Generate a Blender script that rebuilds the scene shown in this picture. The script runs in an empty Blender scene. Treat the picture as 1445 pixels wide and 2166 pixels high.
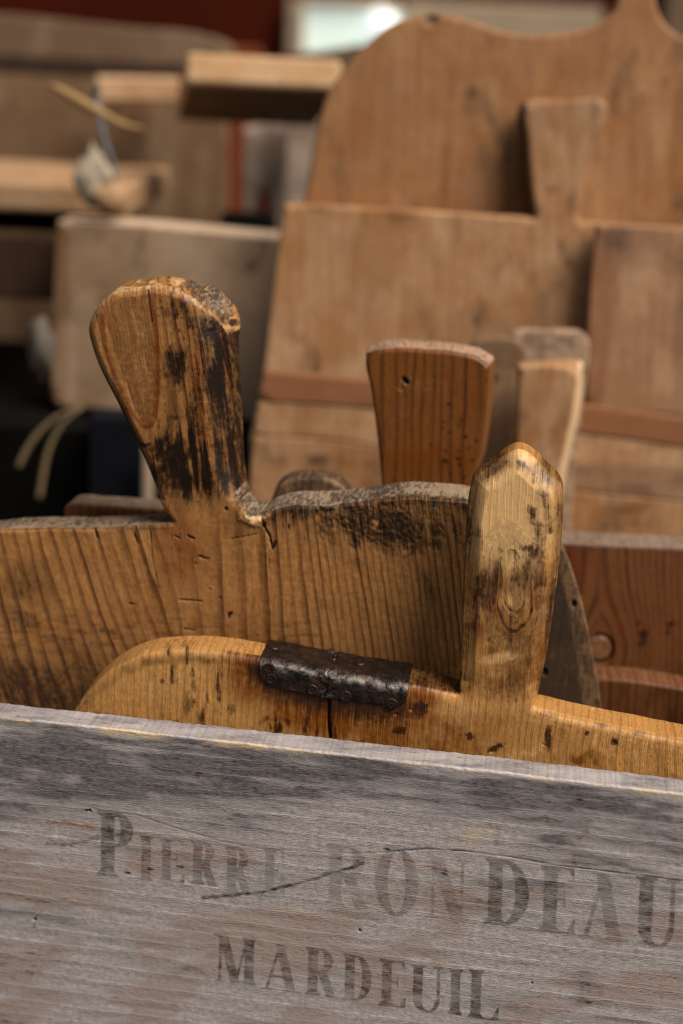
import bpy, math, random
import numpy as np
from mathutils import Vector, Matrix
from mathutils.kdtree import KDTree
from mathutils.geometry import delaunay_2d_cdt

random.seed(4)
SC = bpy.context.scene
COL = SC.collection
R = math.radians

# ------------------------------------------------------------------ camera
PITCH, ROLL, CAMZ, LENS = R(17.0), R(2.5), 0.45, 50.0
IMW, IMH = 1445.0, 2166.0
FPX = LENS / 36.0 * IMH
cF = np.array([0, math.cos(PITCH), -math.sin(PITCH)])
_r = np.array([1.0, 0, 0]); _u = np.array([0, math.sin(PITCH), math.cos(PITCH)])
cR = _r * math.cos(ROLL) + _u * math.sin(ROLL)
cU = -_r * math.sin(ROLL) + _u * math.cos(ROLL)
cO = np.array([0.0, 0.0, CAMZ])
cam = bpy.data.cameras.new('camera'); camo = bpy.data.objects.new('camera', cam); COL.objects.link(camo)
cam.sensor_fit = 'VERTICAL'; cam.sensor_height = 36; cam.sensor_width = 24; cam.lens = LENS
cam.clip_start = 0.02; cam.clip_end = 60
camo.matrix_world = Matrix(((cR[0], cU[0], -cF[0], cO[0]), (cR[1], cU[1], -cF[1], cO[1]),
                            (cR[2], cU[2], -cF[2], cO[2]), (0, 0, 0, 1)))
cam.dof.use_dof = True; cam.dof.focus_distance = 0.578; cam.dof.aperture_fstop = 3.8
cam.dof.aperture_blades = 9
SC.camera = camo
SC.cycles.filter_width = 1.0
SC.cycles.use_denoising = True

# ------------------------------------------------------------------ world, sun, exposure
SUN_EL, SUN_AZ = R(54), R(126)          # azimuth clockwise from +Y: behind the camera, to the right
w = bpy.data.worlds.new('World'); SC.world = w; w.use_nodes = True
wn = w.node_tree; bg = wn.nodes['Background']
sky = wn.nodes.new('ShaderNodeTexSky'); sky.sky_type = 'NISHITA'; sky.sun_disc = False
sky.sun_elevation = SUN_EL; sky.sun_rotation = SUN_AZ; sky.air_density = 1.0; sky.dust_density = 3.0; sky.ozone_density = 0.6
wb = wn.nodes.new('ShaderNodeMix'); wb.data_type = 'RGBA'; wb.blend_type = 'MULTIPLY'; wb.inputs[0].default_value = 1
wb.inputs[7].default_value = (1.08, .97, .84, 1)      # the camera's warm white balance
wn.links.new(sky.outputs[0], wb.inputs[6]); wn.links.new(wb.outputs[2], bg.inputs[0]); bg.inputs[1].default_value = 0.05
sl = bpy.data.lights.new('sun', 'SUN'); so = bpy.data.objects.new('sun', sl); COL.objects.link(so)
sl.energy = 4.3; sl.angle = R(38); sl.color = (1.0, 0.91, 0.80)
sd = Vector((math.sin(SUN_AZ) * math.cos(SUN_EL), math.cos(SUN_AZ) * math.cos(SUN_EL), math.sin(SUN_EL)))
so.rotation_euler = sd.to_track_quat('Z', 'Y').to_euler(); so.location = (1, -1, 2)
SC.view_settings.view_transform = 'Standard'; SC.view_settings.look = 'None'
SC.view_settings.exposure = 0.20; SC.view_settings.gamma = 1.0

# ------------------------------------------------------------------ numpy noise
def _hash(ix, iy, s):
    h = (ix.astype(np.int64) * 374761393 + iy.astype(np.int64) * 668265263 + s * 1442695041) & 0xffffffff
    h = ((h ^ (h >> 13)) * 1274126177) & 0xffffffff
    return ((h ^ (h >> 16)) & 0xffff) / 65535.0
def vn(x, y, s=0):
    x = np.asarray(x, float); y = np.asarray(y, float)
    ix = np.floor(x); iy = np.floor(y); fx = x - ix; fy = y - iy
    fx = fx * fx * (3 - 2 * fx); fy = fy * fy * (3 - 2 * fy)
    a = _hash(ix, iy, s); b = _hash(ix + 1, iy, s); c = _hash(ix, iy + 1, s); d = _hash(ix + 1, iy + 1, s)
    return (a * (1 - fx) + b * fx) * (1 - fy) + (c * (1 - fx) + d * fx) * fy
def fbm(x, y, s=0, o=4, g=.5):
    t = 0; a = 1; n = 0
    for k in range(o):
        t = t + a * vn(x * 2 ** k, y * 2 ** k, s + 17 * k); n += a; a *= g
    return t / n
def ss(a, b, x):
    t = np.clip((x - a) / (b - a), 0, 1); return t * t * (3 - 2 * t)
def blob(c, cx, cy, rx, ry, rot=0, soft=.5, rag=.5, s=1, sc=14.0, scy=None):
    """soft patch of a given size with a ragged rim: 1 inside, 0 outside"""
    a = R(rot); dx = c.X - cx; dy = c.Y - cy
    x = (dx * math.cos(a) + dy * math.sin(a)) / rx; y = (-dx * math.sin(a) + dy * math.cos(a)) / ry
    d = np.sqrt(x * x + y * y); m = d < 1 + soft + rag; out = np.zeros(d.shape)
    if m.any(): out[m] = 1 - ss(1 - soft, 1 + soft, d[m] + rag * (fbm(c.X[m] / sc, c.Y[m] / (scy or sc), s) - .5) * 2)
    return out
def pdist(X, Y, pts):
    best = np.full(X.shape, 1e9); par = np.zeros(X.shape)
    n = len(pts) - 1
    for i in range(n):
        (x0, y0), (x1, y1) = pts[i], pts[i + 1]
        dx, dy = x1 - x0, y1 - y0; L = dx * dx + dy * dy + 1e-9
        t = np.clip(((X - x0) * dx + (Y - y0) * dy) / L, 0, 1)
        d = np.hypot(X - x0 - t * dx, Y - y0 - t * dy)
        m = d < best; best[m] = d[m]; par[m] = (i + t[m]) / n
    return best, par
def line(c, pts, wd, soft=1.0, rag=0, s=3, sc=9.0):
    q = wd + soft + rag + 2; xs = [p[0] for p in pts]; ys = [p[1] for p in pts]; out = np.zeros(c.X.shape)
    m = (c.X > min(xs) - q) & (c.X < max(xs) + q) & (c.Y > min(ys) - q) & (c.Y < max(ys) + q)
    if not m.any(): return out
    X, Y = c.X[m], c.Y[m]; d, t = pdist(X, Y, pts)
    if rag: d = d + rag * (fbm(X / sc, Y / sc, s) - .5) * 2
    out[m] = 1 - ss(wd - soft, wd + soft, d); return out
def inpoly(X, Y, pts):
    r = np.zeros(X.shape, bool); j = len(pts) - 1
    for i in range(len(pts)):
        xi, yi = pts[i]; xj, yj = pts[j]
        if yi != yj:
            k = ((yi > Y) != (yj > Y)) & (X < (xj - xi) * (Y - yi) / (yj - yi) + xi); r ^= k
        j = i
    return r

# ------------------------------------------------------------------ places: upright planes in the world
def proj(P):
    d = P - cO; z = d @ cF
    return IMW / 2 + FPX * (d @ cR) / z, IMH / 2 - FPX * (d @ cU) / z
def ray(px, py):
    return cF + cR * ((px - IMW / 2) / FPX) - cU * ((py - IMH / 2) / FPX)
class Plane:
    """upright plane through (0, y, z0): yaw turns its right end nearer, lean tips its top away"""
    def __init__(s, y, yaw=0., lean=0., z0=.2):
        a, l = R(yaw), R(lean)
        s.u = np.array([math.cos(a), -math.sin(a), 0]); b = np.array([math.sin(a), math.cos(a), 0])
        s.v = np.array([0, 0, 1.]) * math.cos(l) + b * math.sin(l); s.n = np.cross(s.u, s.v)
        s.o = np.array([0, y, z0])
    def uv(s, px, py):
        d = ray(px, py); t = ((s.o - cO) @ s.n) / (d @ s.n); P = cO + d * t - s.o
        return P @ s.u, P @ s.v
    def world(s, u, v, w=0):
        u = np.asarray(u)[..., None]; v = np.asarray(v)[..., None]; w = np.asarray(w)[..., None]
        return s.o + u * s.u + v * s.v + w * s.n
    def vz(s, z): return (z - s.o[2]) / s.v[2]
    def mat(s, bu, bv):
        o = s.world(bu, bv)
        return Matrix(((s.u[0], s.v[0], s.n[0], o[0]), (s.u[1], s.v[1], s.n[1], o[1]), (s.u[2], s.v[2], s.n[2], o[2]), (0, 0, 0, 1)))

# ------------------------------------------------------------------ materials
def hexlin(h, k=1.0):
    h = h.lstrip('#'); v = [int(h[i:i + 2], 16) / 255 for i in (0, 2, 4)]
    return tuple(k * (x / 12.92 if x <= .04045 else ((x + .055) / 1.055) ** 2.4) for x in v) + (1,)
class NT:
    def __init__(s, name):
        s.m = bpy.data.materials.new(name); s.m.use_nodes = True; s.t = s.m.node_tree
        s.p = s.t.nodes['Principled BSDF']; s.out = s.t.nodes['Material Output']
    def n(s, typ, **k):
        nd = s.t.nodes.new(typ)
        for a, b in k.items(): setattr(nd, a, b)
        return nd
    def set(s, inp, v):
        if isinstance(v, bpy.types.NodeSocket): s.t.links.new(v, inp)
        elif v is not None: inp.default_value = v
    def math(s, op, a, b=None, c=None, clamp=False):
        nd = s.n('ShaderNodeMath', operation=op, use_clamp=clamp)
        s.set(nd.inputs[0], a)
        if b is not None: s.set(nd.inputs[1], b)
        if c is not None: s.set(nd.inputs[2], c)
        return nd.outputs[0]
    def mix(s, f, a, b, mode='MIX'):
        nd = s.n('ShaderNodeMix', data_type='RGBA', blend_type=mode)
        s.set(nd.inputs[0], f); s.set(nd.inputs[6], a); s.set(nd.inputs[7], b); return nd.outputs[2]
    def mr(s, x, a, b, c=0., d=1., smooth=True):
        nd = s.n('ShaderNodeMapRange', interpolation_type='SMOOTHSTEP' if smooth else 'LINEAR')
        for i, v in enumerate((x, a, b, c, d)): s.set(nd.inputs[i], v)
        return nd.outputs[0]
    def noise(s, vec, scale=1, detail=3, rough=.55, dist=0.):
        nd = s.n('ShaderNodeTexNoise'); s.set(nd.inputs['Vector'], vec)
        nd.inputs['Scale'].default_value = scale; nd.inputs['Detail'].default_value = detail
        nd.inputs['Roughness'].default_value = rough; nd.inputs['Distortion'].default_value = dist
        return nd.outputs[0]
    def vmul(s, vec, v):
        nd = s.n('ShaderNodeVectorMath', operation='MULTIPLY'); s.set(nd.inputs[0], vec); nd.inputs[1].default_value = v
        return nd.outputs[0]
    def comb(s, x, y, z=0.):
        nd = s.n('ShaderNodeCombineXYZ')
        for i, v in enumerate((x, y, z)): s.set(nd.inputs[i], v)
        return nd.outputs[0]
    def attr(s, name):
        nd = s.n('ShaderNodeAttribute'); nd.attribute_name = name; return nd.outputs['Vector']
    def sep(s, v):
        nd = s.n('ShaderNodeSeparateXYZ'); s.set(nd.inputs[0], v); return nd.outputs
def wood(name, early, late, stain='#2a1a0e', pale='#d8c096', warm='#a05a18', edge=('#8a7a66', '#2e2822'), ink='#3a302c',
         rings=.7, ringw=(1.1, .92), fib=.35, pores=.3, blot=.2, scratch=.0, rough=.55, bump=.5, coat=0., fine=1., ragged=.7, big=.25, speck=0., spec=.25, flen=1.):
    t = NT(name)
    G = t.attr('grain'); a, l, g = t.sep(G)
    m1 = t.sep(t.attr('m1')); m2 = t.sep(t.attr('m2'))
    obj = t.n('ShaderNodeTexCoord').outputs['Object']
    f1 = t.noise(t.vmul(G, (2600 * fine, 95 * flen, 0)), 1, 4, .6)
    f2 = t.noise(t.vmul(G, (620 * fine, 26 * flen, 0)), 1, 3, .55)
    f3 = t.noise(t.vmul(G, (3600 * fine, 420, 0)), 1, 2, .5)
    bg_ = t.noise(obj, 38, 4, .55)
    bl = t.noise(obj, 420, 6, .68)
    gw = t.math('ADD', g, t.math('MULTIPLY', t.math('SUBTRACT', t.noise(t.vmul(G, (160, 14, 0)), 1, 3), .5), .36))
    ph = t.math('FRACT', gw)
    up = t.mr(ph, ringw[0] * .4, ringw[1]); dn = t.mr(ph, ringw[1], 1.0, 1., 0.)
    ring = t.math('MULTIPLY', up, dn)
    rs = t.mr(t.noise(t.comb(t.math('MULTIPLY', t.math('FLOOR', gw), 3.7), t.math('MULTIPLY', l, 9)), 1, 2), .3, .7, .35, 1.1)
    ring = t.math('MULTIPLY', t.math('MULTIPLY', ring, rs), t.mr(f1, .25, .75, .65, 1.15), clamp=True)
    c = t.mix(t.math('MULTIPLY', ring, rings, clamp=True), hexlin(early), hexlin(late))
    c = t.mix(t.math('MULTIPLY', t.mr(bg_, .35, .7), big, clamp=True), c, hexlin(warm))
    k = t.mr(f1, .25, .75, 1 - fib, 1 + fib, False)
    c = t.mix(1., c, t.comb(k, k, k), 'MULTIPLY')
    k = t.mr(f2, .25, .75, 1 - fib * .6, 1 + fib * .6, False)
    c = t.mix(1., c, t.comb(k, k, k), 'MULTIPLY')
    k = t.mr(bl, .25, .75, 1 - blot, 1 + blot, False)
    c = t.mix(1., c, t.comb(k, k, k), 'MULTIPLY')
    c = t.mix(t.math('MULTIPLY', t.mr(f3, .60, .72), pores), c, hexlin(stain))
    nz = t.math('ADD', t.math('MULTIPLY', t.math('SUBTRACT', f1, .5), 1.5 * ragged),
                t.math('ADD', t.math('MULTIPLY', t.math('SUBTRACT', bl, .5), 1.3 * ragged),
                       t.math('MULTIPLY', t.math('SUBTRACT', f2, .5), .9 * ragged)))
    def msk(x, lo=.12, hi=.98):
        gate = t.math('MULTIPLY', x, 4., clamp=True)
        return t.mr(t.math('ADD', x, t.math('MULTIPLY', nz, gate)), lo, hi)
    wm = msk(m1[2], .2, .9)
    c = t.mix(wm, c, t.mix(t.mr(f1, .3, .7), hexlin(warm), hexlin(warm, .62)))
    pm = msk(m1[1]); c = t.mix(pm, c, hexlin(pale))
    dm = msk(m1[0]); c = t.mix(t.math('MULTIPLY', dm, .98), c, hexlin(stain))
    im = t.mr(t.math('MULTIPLY', m2[1], t.math('ADD', 1., t.math('MULTIPLY', nz, 2.2))), .06, 1.05); c = t.mix(im, c, hexlin(ink))
    if speck:
        sp = t.math('MULTIPLY', t.mr(t.noise(t.vmul(G, (1500, 900, 0)), 1, 3, .6), .60, .70), t.mr(t.noise(obj, 70, 3), .42, .65))
        c = t.mix(t.math('MULTIPLY', sp, speck), c, hexlin(stain))
    e2 = t.noise(t.vmul(obj, (650, 650, 170)), 1, 5, .65)
    em = msk(m2[0], .35, .65)
    ec = t.mix(t.mr(t.math('ADD', e2, t.math('MULTIPLY', t.math('SUBTRACT', bg_, .5), .6)), .40, .62), hexlin(edge[0]), hexlin(edge[1]))
    c = t.mix(em, c, ec)
    if scratch:
        sc1 = t.noise(t.vmul(obj, (60, 2600, 60)), 1, 2, .5, .3)
        sm = t.math('MULTIPLY', t.mr(sc1, .64, .70), t.mr(t.noise(obj, 90, 2), .42, .62))
        c = t.mix(t.math('MULTIPLY', t.math('MULTIPLY', sm, scratch), t.math('SUBTRACT', 1., dm, clamp=True)), c, hexlin(pale))
    t.set(t.p.inputs['Base Color'], c)
    r = t.math('ADD', rough, t.math('MULTIPLY', t.math('SUBTRACT', bl, .5), .35))
    r = t.math('ADD', r, t.math('MULTIPLY', em, .25))
    r = t.math('SUBTRACT', r, t.math('MULTIPLY', m2[2], .35), clamp=True)
    t.set(t.p.inputs['Roughness'], r)
    t.p.inputs['Specular IOR Level'].default_value = spec
    if coat: t.p.inputs['Coat Weight'].default_value = coat; t.p.inputs['Coat Roughness'].default_value = .35
    h = t.math('ADD', t.math('MULTIPLY', f1, .5), t.math('ADD', t.math('MULTIPLY', ring, .35), t.math('MULTIPLY', bl, .55)))
    h = t.math('ADD', h, t.math('MULTIPLY', t.math('MULTIPLY', em, e2), 1.6))
    bp = t.n('ShaderNodeBump'); bp.inputs['Strength'].default_value = bump; bp.inputs['Distance'].default_value = .0005
    t.set(bp.inputs['Height'], h); t.t.links.new(bp.outputs[0], t.p.inputs['Normal'])
    return t.m
def plain(name, col, rough=.8, var=.3, scale=60, metal=0., emit=None, spec=.4):
    t = NT(name); obj = t.n('ShaderNodeTexCoord').outputs['Object']
    n = t.noise(obj, scale, 5, .6); k = t.mr(n, .25, .75, 1 - var, 1 + var, False)
    t.set(t.p.inputs['Base Color'], t.mix(1., hexlin(col), t.comb(k, k, k), 'MULTIPLY'))
    t.p.inputs['Roughness'].default_value = rough; t.p.inputs['Metallic'].default_value = metal
    t.p.inputs['Specular IOR Level'].default_value = spec
    if emit: t.p.inputs['Emission Color'].default_value = hexlin(emit[0]); t.p.inputs['Emission Strength'].default_value = emit[1]
    bp = t.n('ShaderNodeBump'); bp.inputs['Strength'].default_value = .3; bp.inputs['Distance'].default_value = .001
    t.set(bp.inputs['Height'], n); t.t.links.new(bp.outputs[0], t.p.inputs['Normal'])
    return t.m

# ------------------------------------------------------------------ building
def tag(o, label=None, cat=None, group=None, kind=None):
    if label: o['label'] = label
    if cat: o['category'] = cat
    if group: o['group'] = group
    if kind: o['kind'] = kind
    return o
def smooth_outline(pts, step):
    """Catmull-Rom through the points; a third item marks a corner; closed"""
    P = [(p[0], p[1]) for p in pts]; C = [len(p) > 2 for p in pts]; n = len(P); out = []
    for i in range(n):
        p1, p2 = P[i], P[(i + 1) % n]
        p0 = P[i - 1] if not C[i] else (2 * p1[0] - p2[0], 2 * p1[1] - p2[1])
        p3 = P[(i + 2) % n] if not C[(i + 1) % n] else (2 * p2[0] - p1[0], 2 * p2[1] - p1[1])
        L = math.hypot(p2[0] - p1[0], p2[1] - p1[1])
        # chord-limited tangents keep long and short spans from overshooting
        def tan(a, b, c):
            la = math.hypot(b[0] - a[0], b[1] - a[1]) + 1e-9; lb = math.hypot(c[0] - b[0], c[1] - b[1]) + 1e-9
            tx = (b[0] - a[0]) / la + (c[0] - b[0]) / lb; ty = (b[1] - a[1]) / la + (c[1] - b[1]) / lb
            return tx * .5 * L, ty * .5 * L
        t1 = tan(p0, p1, p2); t2 = tan(p1, p2, p3)
        k = max(1, int(round(L / step)))
        for j in range(k):
            t = j / k; h00 = 2 * t ** 3 - 3 * t * t + 1; h10 = t ** 3 - 2 * t * t + t; h01 = -2 * t ** 3 + 3 * t * t; h11 = t ** 3 - t * t
            out.append((h00 * p1[0] + h10 * t1[0] + h01 * p2[0] + h11 * t2[0], h00 * p1[1] + h10 * t1[1] + h01 * p2[1] + h11 * t2[1]))
    return np.array(out)
class Ctx: pass
def board(name, plane, pts, T, mat, parent=None, h=3.0, r=10, rz=None, zbot=None, slope=None, rag=0., paint=None,
          fine=None, lattice=None, base=None, hsc=12., rb=.0015, sidestep=.0012, cham=0.):
    """A solid piece of wood: outline traced on its own plane (photo pixels), rounded rim, thickness T (m) going back.
    r: rim radius in px (number or f(X,Y)); rz: depth of the rim (m); slope: outward run of the side at the back (m)."""
    o = smooth_outline(pts, h)
    U, V = plane.uv(*([o[:, 0], o[:, 1]])) if False else (None, None)
    uv = np.array([plane.uv(x, y) for x, y in o])
    if zbot is not None:
        vb = plane.vz(zbot); uv[:, 1] = np.maximum(uv[:, 1], vb)
        keep = [0]
        for i in range(1, len(uv)):
            if np.hypot(*(uv[i] - uv[keep[-1]])) > 1e-6: keep.append(i)
        uv = uv[keep]
    # pixel size on this plane
    cx, cy = o.mean(0); sc = np.linalg.norm(np.array(plane.uv(cx + 1, cy)) - np.array(plane.uv(cx, cy)))
    A = 0.5 * np.sum(uv[:, 0] * np.roll(uv[:, 1], -1) - np.roll(uv[:, 0], -1) * uv[:, 1])
    if A < 0: uv = uv[::-1]
    def normals(q):
        d = np.roll(q, -1, 0) - np.roll(q, 1, 0); n = np.stack([d[:, 1], -d[:, 0]], 1)
        return n / (np.linalg.norm(n, axis=1)[:, None] + 1e-12)
    N = normals(uv)
    s_ = np.concatenate([[0], np.cumsum(np.hypot(*np.diff(uv, axis=0).T))]) / sc
    if rag:
        uv = uv + N * ((.25 + .75 * ss(.1, .5, N[:, 1])) * (fbm(s_ / hsc, s_ * 0 + 3, 5, 4, .6) - .5) * 2 * rag * sc)[:, None]
        N = normals(uv)
    nb = len(uv)
    Pw = plane.world(uv[:, 0], uv[:, 1]); bx, by = proj(Pw)
    rf = r if callable(r) else (lambda X, Y: np.full(np.shape(X), float(r)))
    rB = rf(bx, by) * sc
    seg = uv; seg2 = np.roll(uv, -1, 0)
    kd = KDTree(nb)
    for i, p in enumerate(uv.tolist()): kd.insert((p[0], p[1], 0), i)
    kd.balance()
    def near_i(q): return np.array([kd.find((a, b_, 0))[1] for a, b_ in q.tolist()], int)
    def dist(q):
        D = seg2 - seg; L = (D ** 2).sum(1) + 1e-15; k = near_i(q); best = None
        for j in (k, (k - 1) % nb):
            p = q - seg[j]; t = np.clip((p * D[j]).sum(1) / L[j], 0, 1); e_ = np.hypot(*(p - t[:, None] * D[j]).T)
            best = e_ if best is None else np.minimum(best, e_)
        return best
    inner = []
    kk = 7; Ns = sum(np.roll(N, j_, 0) for j_ in range(-kk, kk + 1)); Ns = Ns / (np.linalg.norm(Ns, axis=1)[:, None] + 1e-9)
    for f in (.06, .16, .32, .55, .8, 1.0):
        q = uv - (Ns if f > .1 else N) * (rB * f)[:, None]
        stepk = 1
        q = q[::stepk]
        dd = dist(q); ok = (dd > rB[::stepk] * f * .93); inner.append(q[ok])
    # interior lattice
    u0, v0 = uv.min(0); u1, v1 = uv.max(0); hh = h * sc
    gu, gv = np.meshgrid(np.arange(u0 + hh, u1, hh), np.arange(v0 + hh, v1, hh * .9))
    gu[1::2] += hh / 2
    ii, jj = np.meshgrid(np.arange(gu.shape[1]), np.arange(gu.shape[0]))
    q = np.stack([gu.ravel(), gv.ravel()], 1); ii = ii.ravel(); jj = jj.ravel()
    gx, gy = proj(plane.world(q[:, 0], q[:, 1]))
    fx0, fy0, fx1, fy1 = fine or (-25, -25, IMW + 25, IMH + 25)
    vis = (gx > fx0) & (gx < fx1) & (gy > fy0) & (gy < fy1)
    # scan-line inside test, row by row
    ins = np.zeros(gu.shape, bool)
    for j in range(gu.shape[0]):
        y_ = gv[j, 0]; m_ = (seg[:, 1] > y_) != (seg2[:, 1] > y_)
        xc_ = np.sort(seg[m_, 0] + (y_ - seg[m_, 1]) / (seg2[m_, 1] - seg[m_, 1]) * (seg2[m_, 0] - seg[m_, 0]))
        ins[j] = np.searchsorted(xc_, gu[j]) % 2 == 1
    sel = (vis | ((ii % 8 == 0) & (jj % 8 == 0))) & ins.ravel()
    q = q[sel]; dq = dist(q); rr = rf(*proj(plane.world(q[:, 0], q[:, 1]))) * sc
    q = q[dq > np.maximum(rr + .45 * hh, .5 * hh)]
    allp = np.concatenate([uv] + inner + [q])
    vv, ee, ff, *_ = delaunay_2d_cdt([Vector(p) for p in allp], [], [list(range(nb))], 1, 1e-9)
    q = np.array([(p.x, p.y) for p in vv])
    # boundary order in the result: the input keeps its order when nothing crosses
    same = np.allclose(q[:nb], uv, atol=1e-7)
    if not same: raise RuntimeError(name + ': outline crosses itself')
    nf = len(q)
    c = Ctx(); wq = plane.world(q[:, 0], q[:, 1]); X, Y = proj(wq)
    d = dist(q); d[:nb] = 0
    rr = np.maximum(rf(X, Y) * sc, 1e-6); rzz = rr if rz is None else (rz(X, Y) if callable(rz) else np.full(nf, rz))
    e = np.clip(1 - d / rr, 0, 1); ck_ = cham(X, Y) if callable(cham) else cham; W = -rzz * ((1 - ck_) * (1 - np.sqrt(np.clip(1 - e * e * .995, 0, 1))) + ck_ * (e * .8 + .2 * e * e))
    # side rings
    wB = W[:nb]; nr = max(3, int(T / sidestep)); rings = []
    slp = slope(bx, by, N) if callable(slope) else np.full(nb, slope or 0.)
    slp = sum(np.roll(slp, j_) for j_ in range(-12, 13)) / 25.
    RW, RU, RT = [], [], []
    for k in range(1, nr + 1):
        t = k / nr; ww = wB + (-T - wB) * t
        out = slp * t - rb * max(0, (t - (1 - 2 * rb / T)) / (2 * rb / T)) ** 2 + .0008 * np.minimum(t * 4, 1) * 0
        jit = ss(.1, .5, N[:, 1]) * (fbm(s_ / 22, np.full(nb, k * sidestep / sc / 24.), 9, 3) - .5) * 2 * rag * sc * min(1, t * 6) * .8
        RU.append(uv + N * (out + jit)[:, None]); RW.append(ww); RT.append(np.full(nb, t))
    Q = np.concatenate([q] + RU); W = np.concatenate([W] + RW)
    side = np.concatenate([np.zeros(nf), np.ones(nb * nr)]); tt = np.concatenate([np.zeros(nf)] + RT)
    near = np.zeros(nf)
    c.nv = np.concatenate([np.zeros(nf), np.tile(N[:, 1], nr)]); c.nu = np.concatenate([np.zeros(nf), np.tile(N[:, 0], nr)])
    # rim vertices take the outward direction of the closest outline point
    rim = np.where(d < rr * 1.6)[0]
    b = near_i(q[rim]); c.nv[rim] = N[b, 1]; c.nu[rim] = N[b, 0]
    X, Y = proj(plane.world(Q[:, 0], Q[:, 1], W))
    c.X, c.Y, c.side, c.t, c.u, c.v, c.w = X, Y, side, tt, Q[:, 0], Q[:, 1], W
    c.d = np.concatenate([d / sc, np.zeros(nb * nr)]); c.rim = np.concatenate([np.clip(1 - d / rr, 0, 1), np.ones(nb * nr)])
    c.sc = sc; n = len(Q)
    for k in ('dark', 'pale', 'warm', 'edge', 'ink', 'gloss', 'dz'): setattr(c, k, np.zeros(n))
    c.a = Q[:, 0] + 0; c.l = Q[:, 1] + 0; c.g = Q[:, 0] / .0045
    c.a = c.a + side * W * .5; c.l = c.l + side * W
    if paint: paint(c)
    W = W + c.dz * sc                                  # dz in px towards the camera
    bu, bv = (base if base else (float(uv[:, 0].mean()), float(uv[:, 1].min())))
    verts = np.stack([Q[:, 0] - bu, Q[:, 1] - bv, W], 1)
    faces = [tuple(f) for f in ff]
    prev = np.arange(nb); idx = np.arange(nb)
    for k in range(nr):
        cur = nf + k * nb + idx; pn = np.roll(prev, -1); cn = np.roll(cur, -1)
        faces += list(zip(prev.tolist(), cur.tolist(), cn.tolist(), pn.tolist())); prev = cur
    faces.append(tuple(prev[::-1].tolist()))
    me = bpy.data.meshes.new(name); me.from_pydata(verts.tolist(), [], faces)
    def put(nm, typ, arr, key):
        at = me.attributes.new(nm, typ, 'POINT'); at.data.foreach_set(key, arr.astype(np.float32).ravel())
    put('grain', 'FLOAT_VECTOR', np.stack([c.a, c.l, c.g], 1), 'vector')
    put('m1', 'FLOAT_VECTOR', np.stack([c.dark, c.pale, c.warm], 1), 'vector')
    put('m2', 'FLOAT_VECTOR', np.stack([c.edge, c.ink, c.gloss], 1), 'vector')
    me.materials.append(mat); me.shade_smooth(); me.update()
    ob = bpy.data.objects.new(name, me); COL.objects.link(ob)
    if parent: ob.parent = parent
    else: ob.matrix_world = plane.mat(bu, bv)
    ob_base = (bu, bv); board.last = dict(sc=sc, uv=uv, base=ob_base)
    return ob
def empty(name, plane, bu, bv):
    o = bpy.data.objects.new(name, None); COL.objects.link(o); o.empty_display_size = .03; o.matrix_world = plane.mat(bu, bv); return o
def mesh_obj(name, verts, faces, mat, parent=None, world=True, smooth=False, bevel=0):
    me = bpy.data.meshes.new(name); me.from_pydata([tuple(v) for v in verts], [], faces)
    me.materials.append(mat)
    # bevel by hand is not needed for blurred pieces; a modifier rounds the arrises
    me.update()
    if smooth: me.shade_smooth()
    o = bpy.data.objects.new(name, me); COL.objects.link(o)
    if parent: o.parent = parent
    if bevel:
        b = o.modifiers.new('bevel', 'BEVEL'); b.width = bevel; b.segments = 3
    at = me.attributes.new('grain', 'FLOAT_VECTOR', 'POINT'); v = np.array([tuple(p) for p in verts], float)
    ext = v.max(0) - v.min(0); k = int(np.argmax(ext)); oth = [i for i in range(3) if i != k]
    arr = np.stack([v[:, oth[0]] + v[:, oth[1]], v[:, k], (v[:, oth[0]] + v[:, oth[1]]) / .006], 1)
    at.data.foreach_set('vector', arr.astype(np.float32).ravel())
    return o
def recenter(o):
    """move a world-space mesh's origin to the middle of its underside"""
    v = np.array([tuple(p.co) for p in o.data.vertices]); c = Vector((*(v[:, :2].min(0) + v[:, :2].max(0)) / 2, v[:, 2].min()))
    o.data.transform(Matrix.Translation(-c)); o.location = o.location + c; return o
def slab(name, A, B, C, th, mat, parent=None, bevel=.002, flip=1):
    """plank with one face on A, B, C (world points), grown by th along its normal"""
    A, B, C = map(np.array, (A, B, C)); D = B + C - A; n = np.cross(B - A, C - A); n = n / np.linalg.norm(n) * th * flip
    v = [A, B, D, C, A + n, B + n, D + n, C + n]
    f = [(0, 1, 2, 3), (7, 6, 5, 4), (0, 4, 5, 1), (1, 5, 6, 2), (2, 6, 7, 3), (3, 7, 4, 0)]
    if flip > 0: f = [tuple(reversed(x)) for x in f]
    return mesh_obj(name, v, f, mat, parent, bevel=bevel)
def at(px, py, y):
    """world point seen at that pixel at distance y along the ground axis"""
    d = ray(px, py); return cO + d * (y / d[1])
def box(name, x0, x1, y0, y1, z0, z1, mat, parent=None, bevel=.002):
    return slab(name, (x0, y0, z0), (x1, y0, z0), (x0, y1, z0), z1 - z0, mat, parent, bevel)
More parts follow.
